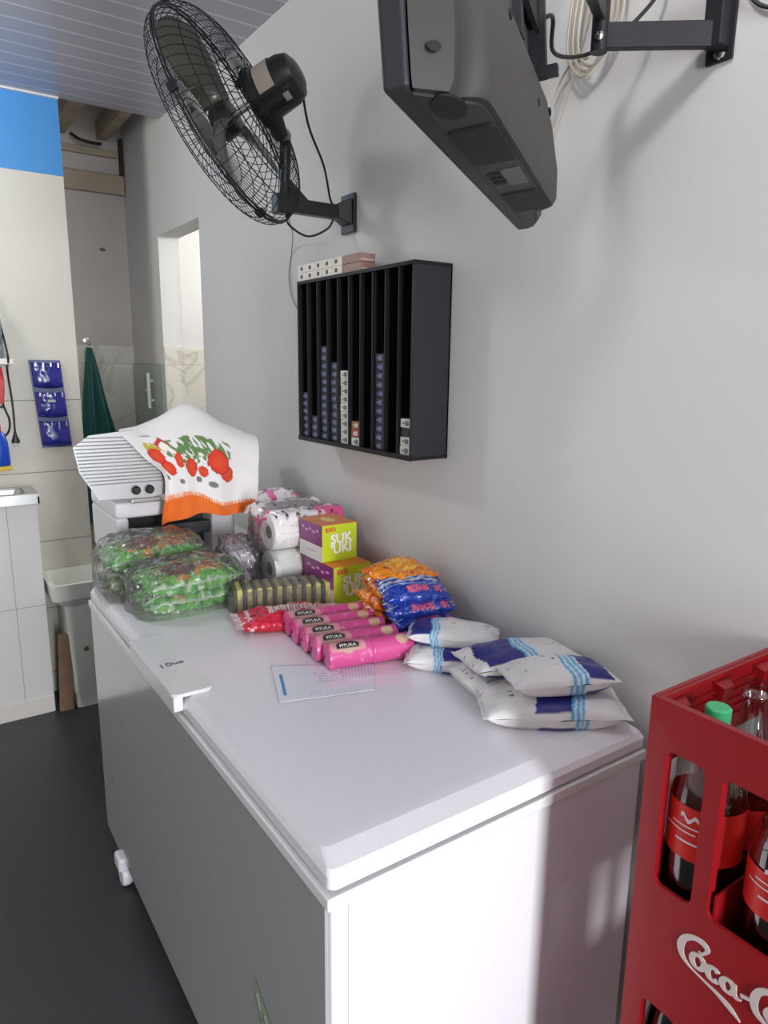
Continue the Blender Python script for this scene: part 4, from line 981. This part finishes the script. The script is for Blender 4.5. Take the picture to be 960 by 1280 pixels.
bar(MB(), H0, J, 0.008, 0.018).build('arm', m_br, mt, bevel=0.002)
MB().tube([J + Vector((0, 0, -0.022)), J + Vector((0, 0, 0.058))], 0.013, 16).build('pivot', m_br, mt, smooth=True, angle=40)
K = Vector((-0.285, 0.03, 2.058)) ; J2 = J + Vector((0, 0, 0.036))
bar(MB(), J2, K, 0.008, 0.016).build('arm', m_br, mt, bevel=0.002)
vp = MB(); 
for x in (-0.06, 0.06): vp.box(x - 0.012, x + 0.012, -0.068, -0.0575, 0.150, 0.355, TVM)
vp.box(-0.07, 0.07, -0.073, -0.066, 0.20, 0.30, TVM); vp.build('mounting_plate', m_br, mt)
vb = TVM @ Vector((0.0, -0.072, 0.24)); bar(MB(), K, Vector((vb.x, vb.y, K.z)), 0.012, 0.02).build('head', m_br, mt, bevel=0.002)
for p_ in (J + Vector((-0.012, -0.010, -0.005)), K + Vector((0.006, -0.012, -0.01)), K + Vector((-0.03, -0.012, -0.01))):
    b = MB().lathe([(0.001, -0.007), (0.005, -0.005), (0.007, 0), (0.005, 0.005), (0.001, 0.007)], 12, Matrix.Translation(p_)); b.build('bolt', MATS['chrome'], mt, smooth=True)
for z in (2.016, 2.036, 2.115, 2.16): MB().lathe([(0.002, 0), (0.009, 0), (0.008, 0.004), (0.003, 0.005)], 8, frame((-0.006, 0.004 if z != 2.03 else -0.018, z), (0, -1, 0), (0, 0, 1))).build('bolt', MATS['chrome'], mt)
# clamp at the near back of the television
b = MB(); b.box(0.060, 0.080, -0.080, -0.0605, 0.145, 0.30, TVM); b.box(0.062, 0.078, -0.096, -0.078, 0.145, 0.158, TVM); b.build('hook_strip', m_br, mt)

# cables around the bracket
m_bc = M('beige_cable', (176, 166, 150), 0.5)
b = MB()
for k in range(3):
    dx = 0.006 * k; dy = 0.012 * k
    b.tube(spline([(-0.012, 0.20 + dy, 2.32), (-0.02, 0.18 + dy, 2.18), (-0.025, 0.185 + dy, 2.11 - dx), (-0.03, 0.225 + dy, 2.065 - dx), (-0.03, 0.262 + dy, 2.09), (-0.025, 0.27 + dy, 2.16), (-0.015, 0.25 + dy, 2.32)], 8), 0.0028, 6)
b.tube(spline([(-0.03, 0.24, 2.08), (-0.02, 0.29, 2.085), (-0.014, 0.32, 2.065), (-0.010, 0.335, 2.04)], 6), 0.0022, 6)
tag(b.build('coiled_cable', m_bc, smooth=True), 'loops of beige cable hanging on the wall beside the bracket', 'cable')
b = MB(); b.tube(spline([TVM @ Vector((0.07, -0.075, 0.22)), (-0.25, 0.12, 2.045), (-0.20, 0.16, 2.022), (-0.12, 0.156, 2.040), (-0.06, 0.12, 2.09), (-0.02, 0.10, 2.16), (-0.012, 0.09, 2.30)], 8), 0.0032, 7)
tag(b.build('television_cable', MATS['black_plastic'], smooth=True), 'black cable sagging from the television to the wall', 'cable')
b = MB(); b.tube(spline([(-0.008, 0.24, 2.30), (-0.005, 0.27, 2.15), (-0.004, 0.33, 2.0), (-0.004, 0.37, 1.94)], 8), 0.0016, 6)
tag(b.build('drop_cable', m_bc, smooth=True), 'thin beige cable running down the wall behind the television', 'cable')
b = MB(); b.tube(spline([(-0.01, -0.02, 2.30), (-0.01, -0.022, 2.14), (-0.01, -0.035, 2.085), (-0.01, -0.075, 2.05), (-0.01, -0.16, 2.04), (-0.01, -0.25, 2.08)], 8), 0.003, 6)
b.tube(spline([(-0.014, -0.05, 2.30), (-0.014, -0.05, 2.12), (-0.014, -0.09, 2.06), (-0.014, -0.2, 2.03)], 8), 0.0025, 6)
tag(b.build('wall_cable', MATS['black_plastic'], smooth=True), 'black cables on the wall at the upper right edge', 'cable')

# ================================================================== red bottle crates
CX0, CX1, CY0, CY1, CH = -0.333, -0.012, -0.640, -0.200, 0.3767
m_red = M('crate_red', (142, 12, 20), 0.42, coat=0.12, bump=(18, 0.1, 0.004), var=(7, 0.35, (124, 14, 22)))
def ribbon(b, pts, ws, T, z0=0.0, z1=0.0018, n=8):
    P = spline([Vector((x, y, 0)) for x, y in pts], n); W_ = [w_.x for w_ in spline([Vector((w_, 0, 0)) for w_ in ws], n)]
    ring = []
    for i, p in enumerate(P):
        a = P[max(i - 1, 0)]; c = P[min(i + 1, len(P) - 1)]; t = (c - a).normalized(); nn = Vector((-t.y, t.x, 0)); h = max(W_[i], 0.01) / 2
        ring.append([b.vert(T @ (p + nn * h + Vector((0, 0, zz)))) for zz in (z0, z1)] + [b.vert(T @ (p - nn * h + Vector((0, 0, zz)))) for zz in (z1, z0)])
    for A, B in zip(ring, ring[1:]):
        for j in range(4): b.face((A[j], A[(j + 1) % 4], B[(j + 1) % 4], B[j]))
    b.face(ring[0]); b.face(ring[-1][::-1])
def script_logo(T):
    b = MB()
    cnt = [0]
    def R_(pts, ws):
        cnt[0] += 1; ribbon(b, pts, ws, T, 0.0, 0.0014 + 0.00012 * cnt[0])
    # first C with its long tail
    R_([(1.02, 1.12), (1.12, 1.36), (0.92, 1.55), (0.55, 1.50), (0.22, 1.18), (0.10, 0.72), (0.22, 0.30), (0.55, 0.05), (1.0, -0.08), (1.6, -0.22), (2.1, -0.42), (2.55, -0.72)], [0.10, 0.18, 0.24, 0.22, 0.26, 0.28, 0.20, 0.09, 0.07, 0.14, 0.22, 0.03])
    R_([(1.02, 1.12), (0.92, 1.02), (0.80, 1.06)], [0.10, 0.12, 0.05])
    def oval(cx, cy, rx, ry, w=0.20, a0=0.5, turns=1.0):
        n = 12; R_([(cx + rx * math.cos(a0 + 2 * PI * turns * i / n), cy + ry * math.sin(a0 + 2 * PI * turns * i / n)) for i in range(n + 1)], [w * (0.65 + 0.45 * abs(math.cos(a0 + 2 * PI * turns * i / n))) for i in range(n + 1)])
    oval(0.82, 0.55, 0.24, 0.30)
    R_([(1.02, 0.70), (1.18, 0.74), (1.30, 0.66)], [0.06, 0.07, 0.06])
    oval(1.42, 0.50, 0.22, 0.29, a0=0.7, turns=0.8)
    oval(1.98, 0.48, 0.22, 0.27)
    R_([(2.22, 0.78), (2.20, 0.45), (2.30, 0.24), (2.48, 0.28)], [0.10, 0.18, 0.14, 0.06])
    R_([(2.45, 0.50), (2.80, 0.62)], [0.14, 0.12])
    R_([(3.72, 1.05), (3.85, 1.32), (3.62, 1.52), (3.25, 1.46), (2.98, 1.14), (2.90, 0.66), (3.05, 0.24), (3.38, 0.10), (3.66, 0.24)], [0.10, 0.18, 0.24, 0.22, 0.26, 0.28, 0.22, 0.14, 0.06])
    R_([(3.62, 1.50), (4.1, 1.62), (4.7, 1.52), (5.3, 1.66)], [0.10, 0.16, 0.16, 0.03])
    oval(3.58, 0.58, 0.23, 0.28)
    R_([(3.80, 0.72), (4.05, 0.80), (4.22, 1.30), (4.10, 1.62), (4.0, 1.30), (4.06, 0.5), (4.22, 0.22), (4.42, 0.32)], [0.05, 0.07, 0.08, 0.08, 0.14, 0.16, 0.14, 0.06])
    oval(4.72, 0.48, 0.22, 0.27)
    R_([(4.96, 0.78), (4.94, 0.45), (5.04, 0.24), (5.26, 0.34)], [0.10, 0.18, 0.14, 0.05])
    return b
wins = [(-0.282, -0.228), (-0.410, -0.304), (-0.536, -0.432), (-0.612, -0.560)]
def make_crate(z0, lab):
    t = thing('bottle_crate', ((CX0 + CX1) / 2, (CY0 + CY1) / 2, z0), lab, 'crate', group='red soda crates in a stack')
    tk_ = 0.006
    b = MB(); zt = CH
    # long side plates with rounded windows (local x' = -y, y' = z)
    def side(xp, holes_top, inner):
        Tm = Matrix(((0, 0, 1, xp), (-1, 0, 0, 0), (0, 1, 0, z0), (0, 0, 0, 1)))
        hs = [rrect(-b_, -a_, 0.117, 0.312, 0.012) for a_, b_ in wins]
        p = plate(rrect(-CY1, -CY0, 0.0003, zt, 0.001), hs, tk_, Tm, None, None, None)
        b.add(p.v, p.f)
    side(CX0, 0, 0); side(CX1 - tk_, 0, 0)
    hx = [(-0.300, -0.215), (-0.195, -0.150), (-0.130, -0.045)]
    for yp in (CY0, CY1 - tk_):
        Tm = Matrix(((1, 0, 0, 0), (0, 0, -1, yp + tk_), (0, 1, 0, z0), (0, 0, 0, 1)))
        hs = [rrect(a_, c_, 0.15, 0.27, 0.012) for a_, c_ in hx]
        p = plate(rrect(CX0 + 0.0062, CX1 - 0.0062, 0.0003, zt, 0.001), hs, tk_, Tm, None, None, None); b.add(p.v, p.f)
    # rim, corner posts, inner frames round the windows
    b.box(CX0 + tk_, CX0 + 0.012, CY0 + tk_, CY1 - tk_, z0 + zt - 0.008, z0 + zt - 0.001); b.box(CX1 - 0.012, CX1 - tk_, CY0 + tk_, CY1 - tk_, z0 + zt - 0.008, z0 + zt - 0.001)
    b.box(CX0 + 0.012, CX1 - 0.012, CY0 + tk_, CY0 + 0.012, z0 + zt - 0.008, z0 + zt - 0.001); b.box(CX0 + 0.012, CX1 - 0.012, CY1 - 0.012, CY1 - tk_, z0 + zt - 0.008, z0 + zt - 0.001)
    for a_, c_ in wins:
        for y in (a_ - 0.004, c_ + 0.001):
            b.box(CX0 + tk_, CX0 + 0.016, y, y + 0.003, z0 + 0.10, z0 + 0.31); b.box(CX1 - 0.016, CX1 - tk_, y, y + 0.003, z0 + 0.10, z0 + 0.31)
    # floor, divider cells
    b.box(CX0 + tk_, CX1 - tk_, CY0 + tk_, CY1 - tk_, z0 + 0.004, z0 + 0.012)
    for i in range(1, 4):
        y = CY0 + (CY1 - CY0) * i / 4; b.box(CX0 + tk_, CX1 - tk_, y - 0.0015, y + 0.0015, z0 + 0.012, z0 + 0.150)
    for i in range(1, 3):
        x = CX0 + (CX1 - CX0) * i / 3; b.box(x - 0.0015, x + 0.0015, CY0 + tk_, CY1 - tk_, z0 + 0.012, z0 + 0.150)
    # V shaped wedges and ribs inside the wall-side panel
    for i in range(5):
        y = CY1 - 0.012 - 0.088 * i; 
        if i < 5: b.add([(CX1 - tk_, y - 0.012, z0 + zt - 0.012), (CX1 - tk_, y - 0.040, z0 + zt - 0.012), (CX1 - tk_, y - 0.026, z0 + zt - 0.10), (CX1 - tk_ - 0.016, y - 0.016, z0 + zt - 0.02), (CX1 - tk_ - 0.016, y - 0.036, z0 + zt - 0.02)], [(0, 2, 1), (0, 3, 2), (1, 2, 4), (3, 4, 2), (0, 1, 4, 3)])
    for i in range(3):
        x = CX1 - 0.05 - 0.105 * i
        b.add([(x, CY1 - tk_, z0 + zt - 0.012), (x - 0.036, CY1 - tk_, z0 + zt - 0.012), (x - 0.018, CY1 - tk_, z0 + zt - 0.10), (x - 0.006, CY1 - tk_ - 0.016, z0 + zt - 0.02), (x - 0.030, CY1 - tk_ - 0.016, z0 + zt - 0.02)], [(0, 2, 1), (0, 3, 2), (1, 2, 4), (3, 4, 2), (0, 1, 4, 3)])
    for k in range(5):
        z = z0 + zt - 0.030 - 0.013 * k; b.box(CX1 - tk_ - 0.004, CX1 - tk_, CY0 + 0.01, CY1 - 0.01, z, z + 0.004); b.box(CX0 + 0.01, CX1 - 0.01, CY1 - tk_ - 0.004, CY1 - tk_, z, z + 0.004)
    b.build('crate_body', m_red, t)
    s_ = 0.033
    T = Matrix(((0, 0, -1, CX0 - 0.0002), (-1, 0, 0, 0), (0, 1, 0, 0), (0, 0, 0, 1)))
    Tl = T @ Matrix.Translation((0.268, z0 + 0.012, 0)) @ Matrix.Scale(s_, 4)
    lg = MB(); raw = script_logo(Matrix.Diagonal((1, 1, 1, 1)))
    lg.add([(v.x * s_ * 1.05, v.y * s_ * 0.92, v.z) for v in raw.v], raw.f, T @ Matrix.Translation((0.273, z0 + 0.034, 0)))
    lg.build('lettering', M('crate_white', (196, 182, 178), 0.5), t)
    return t
make_crate(CH * 2, 'red soda crate, topmost of the stack and holding bottles')
make_crate(CH, 'red soda crate, middle one of the stack')
make_crate(0.0, 'red soda crate at the bottom of the stack')

# bottles
m_gl = glass('clear_glass'); m_pet = glass('pet_plastic', (228, 232, 230), 0.05, 0.10)
m_cola = M('cola', (28, 10, 10), 0.15, coat=0.5)
m_lab = M('red_label', (214, 40, 34), 0.4); m_wlab = M('white_label_print', (228, 214, 214), 0.5)
m_green = M('green_cap', (70, 180, 120), 0.4)
zb = CH * 2 + 0.0125
def bottle(name, x, y, lab, grp, glassy, cap, level=0.17, label=True, zb=zb):
    t = thing(name, (x, y, zb), lab, 'bottle', group=grp)
    if glassy:
        pr = [(0.036, 0), (0.043, 0.006), (0.044, 0.05), (0.0415, 0.09), (0.0425, 0.14), (0.044, 0.19), (0.040, 0.225), (0.030, 0.262), (0.020, 0.295), (0.0155, 0.325), (0.0150, 0.340), (0.0175, 0.3425), (0.0175, 0.350), (0.0150, 0.352), (0.0145, 0.366)]
    else:
        pr = [(0.036, 0), (0.046, 0.008), (0.047, 0.07), (0.045, 0.10), (0.047, 0.13), (0.047, 0.235), (0.042, 0.270), (0.030, 0.300), (0.018, 0.322), (0.0135, 0.333), (0.0135, 0.345)]
    MB().lathe(pr, 36, Matrix.Translation((x, y, zb)), caps=False).build('bottle_body', m_gl if glassy else m_pet, t, smooth=True, angle=60)
    inner = [(r - 0.002, z + 0.002) for r, z in pr if z < level] ; rl = inner[-1][0]
    MB().lathe([(0.005, 0.003)] + inner[1:] + [(rl, level), (0.004, level + 0.0005)], 32, Matrix.Translation((x, y, zb))).build('cola', m_cola, t, smooth=True, angle=60)
    if label:
        z0_, z1_ = (0.165, 0.225) if not glassy else (0.15, 0.195)
        R_ = 0.0477 if not glassy else 0.0447
        L_ = MB().lathe([(R_, z0_ - 0.01), (R_, z1_ + 0.005)], 36, Matrix.Translation((x, y, zb)), caps=False).build('label', m_lab, t, smooth=True)
        b = MB()
        for k, (da, zz, w_, h_) in enumerate([(0.0, 0.046, 0.5, 0.006), (0.05, 0.036, 0.8, 0.002), (-0.05, 0.028, 0.95, 0.002), (0.1, 0.014, 0.7, 0.003)]):
            a0 = PI + 0.35 + da; a1 = a0 - w_
            b.grid(12, 1, lambda u, v: (x + (R_ + 0.0006) * math.cos(a0 + (a1 - a0) * u) * 1.0, y + (R_ + 0.0006) * math.sin(a0 + (a1 - a0) * u), zb + z0_ + zz + h_ * v + 0.004 * math.sin(u * 9) * (k == 0)))
        b.build('label_print', m_wlab, L_)
    if cap is not None:
        MB().lathe([(0.0155, 0.332), (0.0160, 0.334), (0.0160, 0.354), (0.014, 0.356), (0.002, 0.356)], 24, Matrix.Translation((x, y, zb))).build('cap', cap, t, smooth=True, angle=40)
    return t
cxs = [CX0 + (CX1 - CX0) * (i + 0.5) / 3 for i in range(3)]; cys = [CY1 - (CY1 - CY0) * (i + 0.5) / 4 for i in range(4)]
bottle('cola_bottle', cxs[0] + 0.006, cys[0] - 0.002, 'plastic cola bottle with a red label behind the first crate window', 'cola bottles in the top crate', False, m_green, 0.165)
bottle('cola_bottle', cxs[0] + 0.006, cys[1], 'glass cola bottle with red and white label behind the second crate window', 'cola bottles in the top crate', True, None, 0.135)
bottle('cola_bottle', cxs[1], cys[1] + 0.006, 'glass cola bottle behind the uncapped one in the crate', 'cola bottles in the top crate', True, None, 0.11)
bottle('cola_bottle', cxs[1] - 0.010, cys[0] - 0.002, 'uncapped clear glass bottle whose neck sticks out beside the green cap', 'cola bottles in the top crate', True, None, 0.15)
bottle('cola_bottle', cxs[0] + 0.006, cys[2], 'glass cola bottle third along the near crate side', 'cola bottles in the top crate', True, None, 0.14)
bottle('cola_bottle', cxs[0] + 0.006, cys[0] - 0.002, 'dark cola bottle behind the first window of the middle crate', 'cola bottles in the middle crate', False, m_green, 0.24, True, CH + 0.0125)
bottle('cola_bottle', cxs[0] + 0.006, cys[1], 'dark cola bottle behind the second window of the middle crate', 'cola bottles in the middle crate', False, m_green, 0.24, True, CH + 0.0125)
